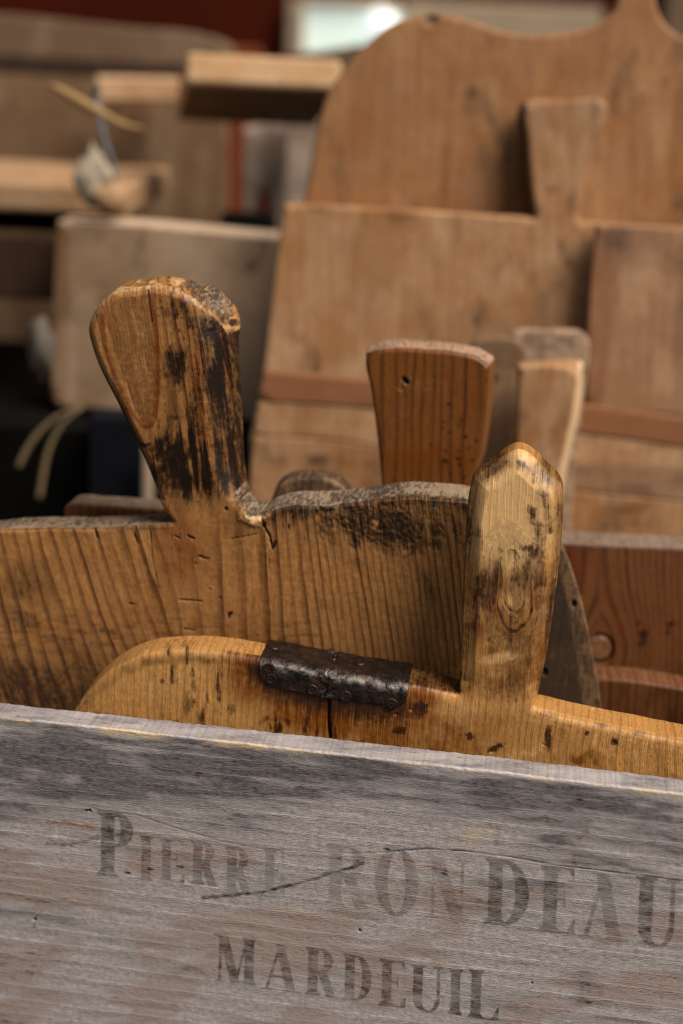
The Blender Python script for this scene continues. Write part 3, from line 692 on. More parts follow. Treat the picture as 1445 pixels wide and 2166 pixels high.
    # small chips and dents
    for x, y, r_ in ((310, 1376, 5), (1040, 1590, 4), (1298, 1572, 7), (1254, 1500, 3), (870, 1502, 5), (838, 1512, 5), (1150, 1575, 3)):
        b = 1 - ss(r_ * .4, r_ * 1.3, np.hypot(X - x, (Y - y) * 1.4)); c.pale = np.maximum(c.pale, b * .7); c.dz -= b * 2.5
    c.dz += F * (2.2 * (n2 - .5) + .8 * (n1 - .5))
    c.dark = np.clip(dk, 0, 1.2); c.gloss = .12 * F + .5 * c.rim * (1 - left) * ss(.35, .65, n2)
    c.edge = c.side * .35 * (c.nv > .4) * (X < 620)
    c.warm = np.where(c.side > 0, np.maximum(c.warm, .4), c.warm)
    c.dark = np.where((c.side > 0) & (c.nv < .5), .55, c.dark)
def fall(b, k): return lambda X, Y: b
bB = PB.uv(900, 1900)[0], PB.vz(.013)
hb = empty('cutting_board', PB, *bB)
tag(hb, 'honey coloured board with pointed post handle and rusty iron strap, foremost in crate', 'cutting board')
board('board_body', PB, ptsB, 0.0185, M_front, hb, h=2.1, r=rB, rz=lambda X, Y: (.0030 + .0040 * ss(970, 1000, X) * (1 - ss(1440, 1490, Y))), zbot=.013, rag=.9,
      paint=paint_front, fine=(60, 900, 1500, 1720), base=bB, cham=lambda X, Y: .65 * ss(970, 1000, X) * (1 - ss(1440, 1490, Y)), slope=lambda X, Y, N: .0012 * (N[:, 1] > .5))
uvB = board.last['uv']; scB = board.last['sc']

# iron strap bent over the top edge: two plates and their nails
tI = NT('rusted_iron'); oI = tI.n('ShaderNodeTexCoord').outputs['Object']
nI = tI.noise(oI, 260, 6, .7); nI2 = tI.noise(oI, 1100, 5, .7); nI3 = tI.noise(oI, 90, 3, .6)
cI = tI.mix(tI.mr(nI, .42, .62), hexlin('#1d1715'), hexlin('#352820'))
cI = tI.mix(tI.math('MULTIPLY', tI.mr(nI3, .5, .68), .35), cI, hexlin('#52301e'))
cI = tI.mix(tI.math('MULTIPLY', tI.mr(nI2, .60, .72), .5), cI, hexlin('#84705c'))
wI = tI.math('MULTIPLY', tI.sep(tI.attr('ridge_glint'))[0], tI.mr(nI, .38, .6), clamp=True); cI = tI.mix(wI, cI, hexlin('#948c88'))  # paler ridge: a highlight painted into the iron's colour
tI.set(tI.p.inputs['Base Color'], cI); tI.p.inputs['Metallic'].default_value = .6
tI.set(tI.p.inputs['Roughness'], tI.mr(nI, .3, .7, .24, .48, False)); tI.p.inputs['Specular IOR Level'].default_value = .7
bI = tI.n('ShaderNodeBump'); bI.inputs['Strength'].default_value = .8; bI.inputs['Distance'].default_value = .0007
tI.set(bI.inputs['Height'], tI.math('ADD', nI, tI.math('MULTIPLY', nI2, .4))); tI.t.links.new(bI.outputs[0], tI.p.inputs['Normal'])
M_iron = tI.m
def top_v(u):
    m = uvB[:, 1] > PB.uv(600, 1560)[1]
    q = uvB[m]; o = np.argsort(q[:, 0]); return np.interp(u, q[o][:, 0], q[o][:, 1])
def plate(px0, px1, flap, s0, jag):
    u0 = PB.uv(px0, 1420)[0]; u1 = PB.uv(px1, 1420)[0]; nu = 90; verts = []; faces = []
    prof = []
    for i in range(nu + 1):
        s = i / nu; u = u0 + (u1 - u0) * s
        vt = top_v(u) + .0006; fl = flap(s); r_ = .0046
        # cross-section: down the front, over the top, down the back
        P = []
        for k in range(22): P.append((vt - r_ - (fl - r_) * (1 - k / 22), .0009))
        for k in range(15):
            a = k / 15 * math.pi / 2; P.append((vt - r_ + r_ * math.sin(a), .0009 - .0050 + .0050 * math.cos(a)))
        for k in range(18): P.append((vt + .0002 + .0011 * (k / 17), -.0041 - (.0198 - .0041) * k / 17))
        for k in range(8): P.append((vt - .001 - .006 * k / 7, -.0201))
        prof.append([(u, *p) for p in P])
    A = np.array(prof); nk = A.shape[1]
    gx = np.arange(nu + 1)[:, None] * np.ones(nk) * (u1 - u0) / nu / .004; gy = np.cumsum(np.concatenate([np.zeros((nu + 1, 1)), np.linalg.norm(np.diff(A, axis=1), axis=2)], 1), 1) / .004
    dn = (fbm(gx + s0, gy, 60 + s0, 4) - .5) * (.0010 + .0022 * np.exp(-((np.arange(nu + 1)[:, None] - (nu if jag else 0)) / 9.) ** 2))
    A[:, :22, 2] += dn[:, :22]; A[:, 37:55, 1] += dn[:, 37:55]; A[:, 22:37, 2] += dn[:, 22:37] * .7; A[:, 22:37, 1] += dn[:, 22:37] * .7
    # torn end
    for i, sgn in ((jag, 1),):
        e = 0 if jag == 0 else nu
        for j in range(10):
            ii = j if e == 0 else nu - j; A[ii, :, 0] += (fbm(gy[ii] * 1.8, gy[ii] * 0 + .5, 7, 3) - .5) * .0030 * (1 - j / 10)
    inn = A.copy(); inn[:, :22, 2] -= .0007; inn[:, 22:37, 2] -= .0005; inn[:, 22:37, 1] -= .0005; inn[:, 37:, 1] -= .0006
    bu, bv = bB
    V = np.concatenate([A.reshape(-1, 3), inn.reshape(-1, 3)]); V[:, 0] -= bu; V[:, 1] -= bv; n1 = (nu + 1) * nk
    f = []
    for i in range(nu):
        for k in range(nk - 1):
            a = i * nk + k; b = a + 1; c_ = a + nk + 1; d = a + nk; f.append((a, d, c_, b)); f.append((n1 + a, n1 + b, n1 + c_, n1 + d))
    for i in range(nu):
        a = i * nk; f.append((a, n1 + a, n1 + a + nk, a + nk)); a += nk - 1; f.append((a, a + nk, n1 + a + nk, n1 + a))
    for k in range(nk - 1):
        a = k; f.append((a, a + 1, n1 + a + 1, n1 + a)); a = nu * nk + k; f.append((a, n1 + a, n1 + a + 1, a + 1))
    me = bpy.data.meshes.new('metal_plate'); me.from_pydata(V.tolist(), [], f)
    kk_ = np.arange(nk); wr = np.exp(-((kk_ - 25) / 4.5) ** 2)[None] * (.25 + .75 * np.clip((A[:, :1, 0] - u0) / (u1 - u0) + (s0 > 5) * .5, 0, 1)) * (.3 + 1.1 * fbm(gx * 1.2, gy * 1.5, 88, 3))
    wv = np.zeros((n1 * 2, 3)); wv[:n1, 0] = wr.ravel(); at_ = me.attributes.new('ridge_glint', 'FLOAT_VECTOR', 'POINT'); at_.data.foreach_set('vector', wv.astype(np.float32).ravel()); me.materials.append(M_iron); me.shade_smooth()
    o = bpy.data.objects.new('metal_plate', me); COL.objects.link(o); o.parent = hb; return o
px_m = scB
def cflap(lo, hi, r0=.12):
    def f(s, e0=True):
        k = min(1., s / r0) if hi == 'l' else min(1., (1 - s) / r0)
        return (lo * (1 - (1 - math.sqrt(max(0, 1 - (1 - k) ** 2))) * .55)) * px_m
    return f
pl1 = plate(549, 694, lambda s: (57 + 3 * s) * (.45 + .55 * math.sqrt(max(0, 1 - (1 - min(1, s / .32)) ** 2))) * px_m, 3, 1)
pl2 = plate(695, 866, lambda s: (60 - 8 * s) * (.45 + .55 * math.sqrt(max(0, 1 - (1 - min(1, (1 - s) / .13)) ** 2))) * px_m, 11, 0)
def nail(px, py, parent, rr=.0017):
    u, v = PB.uv(px, py); v_ = []; f = []; n = 14
    w0 = .0012
    for k, (r_, w_) in enumerate(((1.5, 0), (1.25, .0003), (.95, .0003), (.8, .00012), (.4, .00025), (0.01, .0003))):
        for i in range(n):
            a = 2 * math.pi * i / n; v_.append((u - bB[0] + rr * r_ * math.cos(a) * (1 + .12 * math.sin(3 * a + px)), v - bB[1] + rr * r_ * math.sin(a), w0 + w_))
    for k in range(5):
        for i in range(n): f.append((k * n + i, k * n + (i + 1) % n, (k + 1) * n + (i + 1) % n, (k + 1) * n + i))
    return mesh_obj('nail', v_, f, M_iron, parent, smooth=True)
for x, y, p in ((570, 1412, pl1), (574, 1434, pl1), (661, 1457, pl1), (732, 1471, pl2), (829, 1487, pl2)): nail(x, y, p)
def topnail(px, wd, parent):
    u = PB.uv(px, 1400)[0]; vt = top_v(u) + .0016; v_ = []; f = []; n = 14; rr = .0019
    for k, (r_, h_) in enumerate(((1.35, -.0004), (1.2, .0003), (.9, .0003), (.8, 0.), (.4, .0003), (.01, .0004))):
        for i in range(n):
            a = 2 * math.pi * i / n; v_.append((u - bB[0] + rr * r_ * math.cos(a), vt + h_ - bB[1], -wd - rr * r_ * math.sin(a) * .9))
    for k in range(5):
        for i in range(n): f.append((k * n + i, k * n + (i + 1) % n, (k + 1) * n + (i + 1) % n, (k + 1) * n + i))
    return mesh_obj('nail', v_, f, M_iron, parent, smooth=True)
for x, wd, p in ((568, .012, pl1), (754, .012, pl2)): topnail(x, wd, p)

# ================================================================== main pine board with the big club handle
PM = Plane(.580, 6.0, 2.0)
ptsM = [(-90, 1180, 1), (-60, 1136), (0, 1122), (100, 1117), (200, 1117), (290, 1112), (368, 1106, 1), (348, 1080), (334, 1052), (304, 975), (250, 862), (206, 775),
        (190, 730), (184, 697), (192, 668), (215, 636), (240, 617), (290, 608), (335, 604), (378, 614), (408, 634), (436, 664), (460, 692), (474, 724), (480, 790), (484, 860), (488, 950), (496, 1030), (512, 1078, 1),
        (530, 1090), (552, 1092), (575, 1080), (610, 1072), (700, 1068), (780, 1060), (850, 1050), (920, 1052), (990, 1060), (1040, 1075), (1066, 1120, 1), (1066, 2500, 1), (-90, 2400, 1)]
def rM(X, Y):
    hnd = (1 - ss(1020, 1110, Y)) * ss(150, 180, X) * (1 - ss(520, 560, X))
    return 7 + hnd * (9 + 34 * ss(370, 450, X) * ss(620, 720, Y) * (1 - .55 * ss(900, 1080, Y)))
def slopeM(X, Y, N):
    tp = ss(.2, .7, N[:, 1]); hand = (Y < 800)
    right = ss(380, 420, X) * (1 - ss(470, 500, X)) * (Y < 760)
    return tp * np.where(hand, .0020 + .0045 * right, np.where(X > 500, .0012, -.0006)) + .0015 * (N[:, 0] > .7) * (Y < 1050) - .003 * (N[:, 0] < -.5) * (Y < 1050) * ss(700, 800, Y)
def paint_main(c):
    X, Y = c.X, c.Y; F = 1 - c.side
    ht = (1 - ss(1010, 1130, Y)) * ss(150, 180, X) * (1 - ss(525, 545, X))
    # ring field of the board: gentle fan, wide rings below the handle, tight ones to the right
    yy = Y - 1100
    lean = np.interp(X, [-50, 150, 330, 470, 560, 700, 1000], [.16, .33, .30, .02, .05, .16, .12])
    bend = np.interp(X, [-50, 150, 330, 430, 560, 700, 1000], [.0000, -.0002, .0006, .0003, .0000, .0000, .00])
    xs = X - lean * yy - bend * yy * yy * .5 + 7 * (fbm(X / 140, Y / 160, 2) - .5)
    gx = [-400, 0, 120, 240, 330, 400, 480, 560, 640, 760, 900, 1100]
    gg = [-16, 0, 4.6, 9.6, 12.0, 13.1, 14.2, 15.9, 19.4, 26.6, 36.0, 49]
    gb = np.interp(xs, gx, gg) + .5 * (fbm(X / 46, Y / 300, 5) - .5)
    # handle: U-shaped flame on the left, then vertical bands
    xc = 283 + (Y - 700) * .175
    p = ((X - xc) / 58.) ** 2 * 255 + (Y - 908) + 40 * (fbm(X / 40, Y / 60, 6) - .5)
    gh = np.where(p > 0, 9.93 + np.sqrt(np.maximum(p, 0)) / 13., 9.93 - np.sqrt(np.maximum(-p, 0)) / 60.)
    axis = X - (455 + (Y - 700) * .11); gr = 10.7 + (X - 347 - (Y - 700) * .15) / 24. + .5 * (fbm(X / 24, Y / 160, 8) - .5)
    k = ss(340, 358, X - (Y - 700) * .15); gh = gh * (1 - k) + gr * k
    hb_ = (1 - ss(900, 1060, Y)) * ss(150, 180, X) * (1 - ss(525, 545, X))
    c.g = gb * (1 - hb_) + gh * hb_
    c.a = (c.u * 1.0) - (lean * yy) * c.sc * (1 - ht) - (Y - 900) * .17 * c.sc * ht
    n1 = fbm(X / 9, Y / 30, 11, 4); n2 = fbm(X / 60, Y / 60, 12, 4); n3 = fbm(X / 22, Y / 26, 14, 5); n4 = fbm(X / 7, Y / 7, 15, 3)
    dk = np.zeros(X.shape)
    # grime: left stains, patina low down, grime along the top right
    dk = np.maximum(dk, .50 * blob(c, 55, 1235, 55, 50, 30, .8, .5, 21, 20)); dk = np.maximum(dk, .46 * blob(c, 30, 1300, 60, 22, 25, .9, .6, 22, 20))
    for x, y in ((40, 1400), (60, 1445), (120, 1443), (95, 1420), (30, 1480), (225, 1335)): dk = np.maximum(dk, .52 * blob(c, x, y, 24, 9, 8, .8, .8, x, 12))
    tg = blob(c, 800, 1110, 150, 62, 8, .7, .5, 23, 22, 34) * ss(.25, .5, n3 + .15)
    dk = np.maximum(dk, .80 * tg)
    lipd = Y - np.interp(X, [520, 560, 610, 700, 780, 850, 920, 990], [1084, 1086, 1074, 1068, 1060, 1050, 1052, 1060])
    drip = fbm(X / 8, Y / 200, 98, 4); dk = np.maximum(dk, F * (X > 525) * .95 * (1 - ss(0, 22 + 120 * np.clip(drip - .42, 0, 1) * 2, lipd)) * (.5 + .6 * fbm(X / 70, X * 0, 99, 2)))
    dk = np.maximum(dk, F * (X > 525) * (1 - ss(4, 34 + 34 * n1, lipd)) * (.62 + .6 * (n1 - .4)))
    c.pale = np.maximum(c.pale, F * (X > 640) * (X < 960) * (1 - ss(8, 52, lipd)) * ss(.60, .68, n1) * .85)
    dk = np.maximum(dk, F * (X < 360) * (1 - ss(2, 10, Y - 1116)) * .55 * (Y > 1100))
    dk = np.maximum(dk, .48 * blob(c, 905, 1240, 15, 46, -28, .6, .4, 24, 14)); dk = np.maximum(dk, .5 * blob(c, 757, 1192, 12, 13, 0, .7, .7, 25, 8))
    # darker towards the lower left
    c.ink = np.maximum(c.ink, F * .75 * ss(1280, 1480, Y) * (1 - ss(300, 560, X)) * (.5 + n2)); c.ink = np.maximum(c.ink, F * .36 * ss(1180, 1420, Y) * (.3 + n2) * (X < 900))
    c.ink = np.maximum(c.ink, .5 * F * ss(.48, .64, fbm(X / 34, Y / 7, 28, 4)) * ss(1230, 1340, Y) * (1 - ss(620, 760, X)))
    # scorched, oily handle
    onh = ht * F
    bandR = ss(405, 440, X - (Y - 800) * .10)
    xh = X - (Y - 700) * .12; stk = fbm(xh / 9, Y / 260, 93, 3); stk2 = fbm(xh / 4, Y / 120, 94, 3)
    dkh = bandR * ss(630, 690, Y) * (.62 + 1.5 * (stk - .34) + .7 * (stk2 - .5)) * (1 - .4 * ss(1000, 1080, Y))
    dkh = np.maximum(dkh, .42 * ss(.5, .62, stk) * ss(345, 400, xh) * ss(.35, .6, n3)); c.warm = np.maximum(c.warm, onh * .8 * ss(.46, .6, fbm(xh / 12, Y / 300, 95, 2)) * ss(330, 420, xh))
    dkh = np.maximum(dkh, .62 * ss(.46, .66, fbm(X / 16, Y / 34, 91, 5)) * ss(330, 400, X - (Y - 800) * .12)); dkh = np.maximum(dkh, .75 * ss(930, 1000, Y) * (1 - ss(1030, 1120, Y)) * ss(.42, .66, fbm(X / 18, Y / 70, 92, 5)))
    dkh = np.maximum(dkh, .95 * blob(c, 425, 985, 90, 100, 0, 1., .6, 96, 30, 50) * (.25 + 1.3 * ss(.38, .6, stk)))
    dkh = np.maximum(dkh, .85 * blob(c, 368, 775, 24, 40, 6, .8, .7, 34, 15)); dkh = np.maximum(dkh, .6 * blob(c, 352, 660, 9, 16, 0, .7, .8, 35, 8))
    dkh = np.maximum(dkh, .95 * blob(c, 372, 985, 40, 74, -12, .7, .9, 36, 14, 34)); dkh = np.maximum(dkh, .7 * blob(c, 340, 940, 36, 16, -35, .6, .7, 37, 12))
    dkh = np.maximum(dkh, .62 * blob(c, 372, 882, 26, 6, 0, .7, .9, 38, 10)); dkh = np.maximum(dkh, .6 * blob(c, 415, 840, 16, 60, 0, .9, .9, 39, 12))
    dkh = np.maximum(dkh, .55 * blob(c, 415, 905, 12, 40, 0, .9, .9, 40, 10)); dkh = np.maximum(dkh, .5 * blob(c, 440, 1010, 40, 50, 0, .9, .9, 41, 12, 30))
    dkh = np.maximum(dkh, .5 * ss(.6, .75, n4) * (X > 330)); dkh = np.maximum(dkh, .85 * line(c, [(290, 938), (305, 942), (318, 938)], 5, 3, 3, 44))
    c.warm = np.maximum(c.warm, onh * (.2 + .3 * ss(300, 430, X)) * (.4 + n2)); 
    flame = line(c, [(215, 668), (222, 735), (245, 800), (275, 870), (305, 905), (322, 900), (332, 850), (336, 780), (330, 700), (318, 625)], 5, 7, 3, 45, 18)
    c.warm = np.maximum(c.warm, onh * flame * .95)
    c.pale = np.maximum(c.pale, onh * .17 * (1 - ss(320, 345, X)) * (.5 + n2) * (Y < 900))
    dkh = np.maximum(dkh, .8 * line(c, [(314, 612), (318, 650), (322, 680)], 1.5, 1.5, 1))
    dk = np.maximum(dk, onh * dkh)
    c.gloss = onh * .2
    c.pale = np.maximum(c.pale, onh * .8 * line(c, [(444, 668), (450, 720), (458, 790), (466, 850)], 1.8, 1.6, 1.2, 47)); c.dz += onh * 3 * line(c, [(440, 660), (452, 740), (466, 850), (478, 960), (486, 1040)], 4, 4, 1, 47)
    c.pale = np.maximum(c.pale, onh * .6 * ss(.60, .68, fbm(X / 6, Y / 9, 48, 3)) * ss(478, 492, X - (Y - 800) * .05) * ss(820, 850, Y))
    c.pale = np.maximum(c.pale, onh * (1 - ss(2, 12, Y - np.interp(X, [190, 240, 335, 378, 446, 500], [670, 617, 604, 614, 664, 720]))) * .5 * (.4 + n3))
    for x in (345, 352, 374, 400, 382): c.pale = np.maximum(c.pale, onh * .42 * line(c, [(x, 925 + x % 7 * 6), (x + 14, 1045)], .9, 1.1, 1))
    # left rim of the handle is nearly black
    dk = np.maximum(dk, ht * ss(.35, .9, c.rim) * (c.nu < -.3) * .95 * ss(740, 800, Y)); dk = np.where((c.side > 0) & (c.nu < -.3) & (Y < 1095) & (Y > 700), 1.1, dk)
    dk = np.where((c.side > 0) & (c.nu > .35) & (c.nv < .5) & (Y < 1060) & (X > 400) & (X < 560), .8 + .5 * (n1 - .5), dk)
    # below the handle
    dk = np.maximum(dk, .45 * blob(c, 500, 1100, 30, 40, 0, .9, .8, 50, 12)); c.warm = np.maximum(c.warm, .55 * blob(c, 385, 1190, 60, 70, 25, .9, .5, 51, 40) + .4 * blob(c, 360, 1100, 40, 50, 0, .9, .5, 52, 30))
    # long crack right of the handle, worm tracks, pits
    for pts, wd in (([(550, 1088), (556, 1110), (572, 1136), (576, 1162), (583, 1146)], 3.2), ([(553, 1092), (560, 1115)], 5), ([(318, 1122), (322, 1180), (336, 1245)], 1.0), ([(570, 1165), (569, 1200)], .8),
                    ([(420, 1175), (430, 1180), (440, 1182)], 3), ([(398, 1134), (410, 1139)], 4.5), ([(284, 1128), (290, 1148)], 2.5), ([(200, 1118), (206, 1138)], 3), ([(370, 1133), (380, 1139)], 2),
                    ([(380, 1268), (405, 1270), (428, 1272)], 1.6), ([(484, 1298), (484, 1306)], 4), ([(490, 1296), (489, 1300)], 3), ([(478, 1076), (479, 1077)], 5), ([(443, 1245), (444, 1246)], 2.6), ([(465, 1264), (466, 1265)], 2.2), ([(413, 1192), (414, 1193)], 3),
                    ([(390, 1330), (412, 1333)], 1.6), ([(610, 1110), (611, 1120)], 2.5), ([(272, 1277), (292, 1279)], 1.4), ([(490, 1140), (550, 1128)], 1.2)):
        b = F * line(c, pts, wd * .62, 1.6, 1.4, 60, 5); dk = np.maximum(dk, b * 1.25); c.dz -= b * 3
    # pale knot stub and cream chips by the notch
    kb = blob(c, 694, 1066, 15, 13, 0, .3, .3, 61, 8); c.pale = np.maximum(c.pale, kb * .55); c.warm = np.maximum(c.warm, kb * .5); c.dz += kb * 5
    kb = blob(c, 535, 1088, 26, 20, 20, .5, .5, 62, 9); c.pale = np.maximum(c.pale, kb * .8); c.dz += kb * 9 * (n3)
    dk = dk * (1 - kb * .8)
    c.dz += F * (3.2 * (n2 - .5) + 1.0 * (n1 - .5)) - 5 * F * ss(.3, 1, tg) * n4
    c.dark = np.clip(dk, 0, 1.3)
    # top: rough, grey, furred end grain
    up = c.nv > .35
    c.edge = np.where((c.side > 0) & up, .85, 0.); c.edge = np.maximum(c.edge, np.where(up & (c.rim > .75) & (c.side == 0), .45 * n3 * 2, 0))
    s1 = fbm(X / 14, Y / 7, 70, 4)
    c.dark = np.where((c.side > 0) & up, np.clip(.24 + 2.0 * (fbm(X / 36, Y / 13, 71, 4) - .5) + .2 * (X > 560), 0, .75), c.dark)
    fac = blob(c, 445, 622, 66, 30, 42, .35, .3, 72, 12)
    sp = np.maximum(np.maximum(blob(c, 472, 668, 13, 18, -30, .4, .4, 73, 8), blob(c, 492, 682, 13, 9, 0, .4, .4, 74, 8)), blob(c, 487, 712, 9, 11, 0, .4, .4, 75, 8))
    c.ink = np.maximum(c.ink, sp * .8 * ((c.side > 0) | (c.rim > .3)))
    hs = (Y < 760) & (X < 540)
    c.dark = np.where((c.side > 0) & up & hs, .36 * fac + .25 * n3, c.dark)
    c.pale = np.where((c.side > 0) & up, .30 * ss(.42, .7, s1) + .35 * hs * (1 - fac) * ss(.3, .6, s1), c.pale)
    c.edge = np.where(hs, .62 * fac * (c.side > 0), c.edge); c.warm = np.where(hs & (c.side > 0), 0, c.warm)
    c.dz += np.where((c.side > 0) & up, 1.2 * (s1 - .5), 0)
mb = board('cutting_board', PM, ptsM, .0245, M_main, None, h=2.1, r=rM, rz=lambda X, Y: .0012 + .0020 * (Y < 1060) + .0075 * ss(380, 450, X) * (1 - ss(520, 540, X)) * ss(640, 740, Y) * (1 - ss(960, 1090, Y)), zbot=.013, rag=1.0,
           slope=slopeM, cham=.6, paint=paint_main, fine=(-25, 560, 1190, 1530), hsc=15)
tag(mb, 'wide ringed pine board with dark stained club handle and gnawed grey top', 'cutting board')

# ================================================================== the other boards in the crate
def simple(dens=.0045, lean=0., seed=1, edge_top=.8, dark=.0, pale=.0, warm=.0, extra=None, wav=.3, gloss=0., und=2.):
    def f(c):
        X, Y = c.X, c.Y; F = 1 - c.side
        c.a = c.u + lean * c.v + .0010 * (fbm(X / 90, Y / 300, seed) - .5) * 2; c.g = c.a / dens + wav * (fbm(X / 70, Y / 240, seed + 1) - .5) * 3 + 4 * (fbm(X / 130, Y / 900, seed + 7, 3) - .5)
        n2 = fbm(X / 60, Y / 60, seed + 2, 4); n3 = fbm(X / 20, Y / 24, seed + 3, 5)
        c.dark = F * np.clip(dark * (n3 * 1.6 - .2), 0, 1); c.pale = F * np.clip(pale * (n2 * 1.6 - .2), 0, 1); c.warm = F * np.clip(warm * (n2 * 1.6 - .2), 0, 1)
        c.gloss = c.gloss + gloss * F
        c.edge = np.where((c.side > 0) & (c.nv > .4), edge_top, 0.)
        c.dz += F * und * (n2 - .5)
        if dens >= .007: c.dark = np.maximum(c.dark, F * (.42 * ss(.56, .74, fbm(X / 60, Y / 110, seed + 9, 5)) + .3 * ss(.66, .74, fbm(X / 16, Y / 40, seed + 10, 3)))); c.warm = np.maximum(c.warm, F * .5 * ss(.5, .7, fbm(X / 90, Y / 260, seed + 11, 4))); c.pale = np.maximum(c.pale, F * .4 * ss(.5, .7, fbm(X / 70, Y / 200, seed + 12, 4)))
        if extra: extra(c, n2, n3)
    return f
# orange pine paddle standing behind the main board
PE = Plane(.640, 5.0, 3.0)
def exE(c, n2, n3):
    X, Y = c.X, c.Y; F = 1 - c.side
    h_ = line(c, [(855, 802), (861, 809)], 4.5, 2, 2, 5); h2 = line(c, [(853, 810), (853, 820)], 1.6, 2, 1, 5)
    c.dark = np.maximum(c.dark, np.maximum(h_, h2) * 1.4 * F); c.dz -= F * h_ * 10
    c.pale = np.maximum(c.pale, F * .2 * blob(c, 905, 815, 60, 22, 5, .7, .5, 9, 16, 20)); c.pale = np.maximum(c.pale, .4 * line(c, [(838, 822), (850, 828)], 3, 2, 1))
    for i in range(22):
        rx = random.gauss(965, 26); ry = 1010 - abs(random.gauss(0, 90))
        c.dark = np.maximum(c.dark, F * 1.1 * (1 - ss(1.2, 3.6, np.hypot((X - rx) * random.uniform(.5, 1), Y - ry))))
    c.dark = np.maximum(c.dark, F * .8 * blob(c, 940, 975, 9, 6, 0, .5, .5, 3, 6))
    c.dark = np.maximum(c.dark, .5 * c.rim * F * (c.nu > .5)); c.dark = np.maximum(c.dark, .7 * blob(c, 784, 742, 14, 12, 0, .6, .5, 4, 8))
    c.ink = np.maximum(c.ink, .5 * F * ss(1000, 1020, X - (Y - 800) * -.07) * .6)
    c.pale = np.where((c.side > 0) & (c.nv > .4), .34, c.pale)
eb = board('cutting_board', PE, [(774, 748, 1), (800, 741), (850, 737), (900, 740), (960, 745), (1010, 757), (1036, 774, 1), (1030, 850), (1017, 950), (1005, 1020), (1000, 1100), (1060, 1125, 1), (1085, 1180, 1), (1075, 2400, 1), (640, 2300, 1), (660, 1120, 1), (808, 1090), (806, 1010), (795, 900), (784, 820), (774, 775)],
           .024, M_paddle, None, h=3.0, r=8, rz=.0018, zbot=.013, rag=.7, slope=lambda X, Y, N: .0018 * (N[:, 1] > .4) * (Y < 900) + .0035 * ss(.6, .9, N[:, 0]) * (Y < 1010),
           paint=simple(.0049, .03, 301, .9, .2, .0, .5, exE, gloss=.3), fine=(700, 690, 1100, 1090))
tag(eb, 'board with flared orange pine handle pierced by a small hole, mid crate', 'cutting board')
# rounded shoulder peeping over the main board
PF = Plane(.622, 5.0, 2.0)
fb = board('cutting_board', PF, [(560, 1120), (578, 1050), (590, 1028), (614, 1013), (650, 1009), (690, 1011), (716, 1022), (740, 1050), (760, 1120), (760, 2300, 1), (560, 2250, 1)],
           .014, M_greyboard, None, h=3.5, r=9, rz=.002, zbot=.013, rag=.5, slope=.001, paint=simple(.004, 0, 321, .5, .1, .45, .5), fine=(540, 980, 780, 1080))
tag(fb, 'board whose small rounded grey-brown tip just shows right of the club handle', 'cutting board')
# flat topped board behind on the left
PG = Plane(.630, 3.0, 2.0)
gb_ = board('cutting_board', PG, [(134, 1078, 1), (140, 1069), (200, 1069), (300, 1075), (420, 1082, 1), (420, 2200, 1), (134, 2200, 1)],
            .024, M_brown, None, h=3.5, r=5, rz=.001, zbot=.013, rag=.6, paint=simple(.004, 0, 341, .75, .2, .0, .3), fine=(120, 1030, 440, 1130), slope=-.001)
tag(gb_, 'plain brown board with flat sawn top, showing left of the club handle', 'cutting board')
# sooty board with a tapering edge beside the post handle
PD = Plane(.606, 5.0, 2.0, .2)
def exD(c, n2, n3):
    X, Y = c.X, c.Y; F = 1 - c.side
    e = np.interp(Y, [1140, 1200, 1300, 1400, 1500], [1157, 1180, 1204, 1220, 1232])
    m = ss(-4, 5, X - e - 5 * (n3 - .5)); c.warm = np.maximum(c.warm, m * .3); c.pale = np.maximum(c.pale, m * .48 * (.3 + n3)); c.dark = np.maximum(c.dark, (1 - m) * .40 * (.4 + 1.2 * n2) * F)
    c.pale = np.maximum(c.pale, F * (1 - m) * .32 * ss(.62, .7, fbm(X / 7, Y / 16, 8, 3)))
    for x, y in ((1214, 1277), (1153, 1422)): 
        b = 1 - ss(3, 6, np.hypot(X - x, (Y - y) * .6)); c.dark = np.maximum(c.dark, b * 1.3); c.dz -= b * 6
db = board('cutting_board', PD, [(1096, 1165, 1), (1120, 1140), (1165, 1135), (1186, 1152), (1208, 1200), (1232, 1280), (1252, 1370), (1266, 1450), (1278, 1540), (1290, 2400, 1), (1112, 2400, 1), (1100, 1700)],
           .013, M_greyboard, None, h=3., r=4, rz=.0015, zbot=.013, rag=1.4, paint=simple(.005, .0, 361, .5, .3, .2, .1, exD), fine=(1100, 1110, 1300, 1560))
tag(db, 'soot darkened board with a pale curved edge, squeezed behind the post handle', 'cutting board')
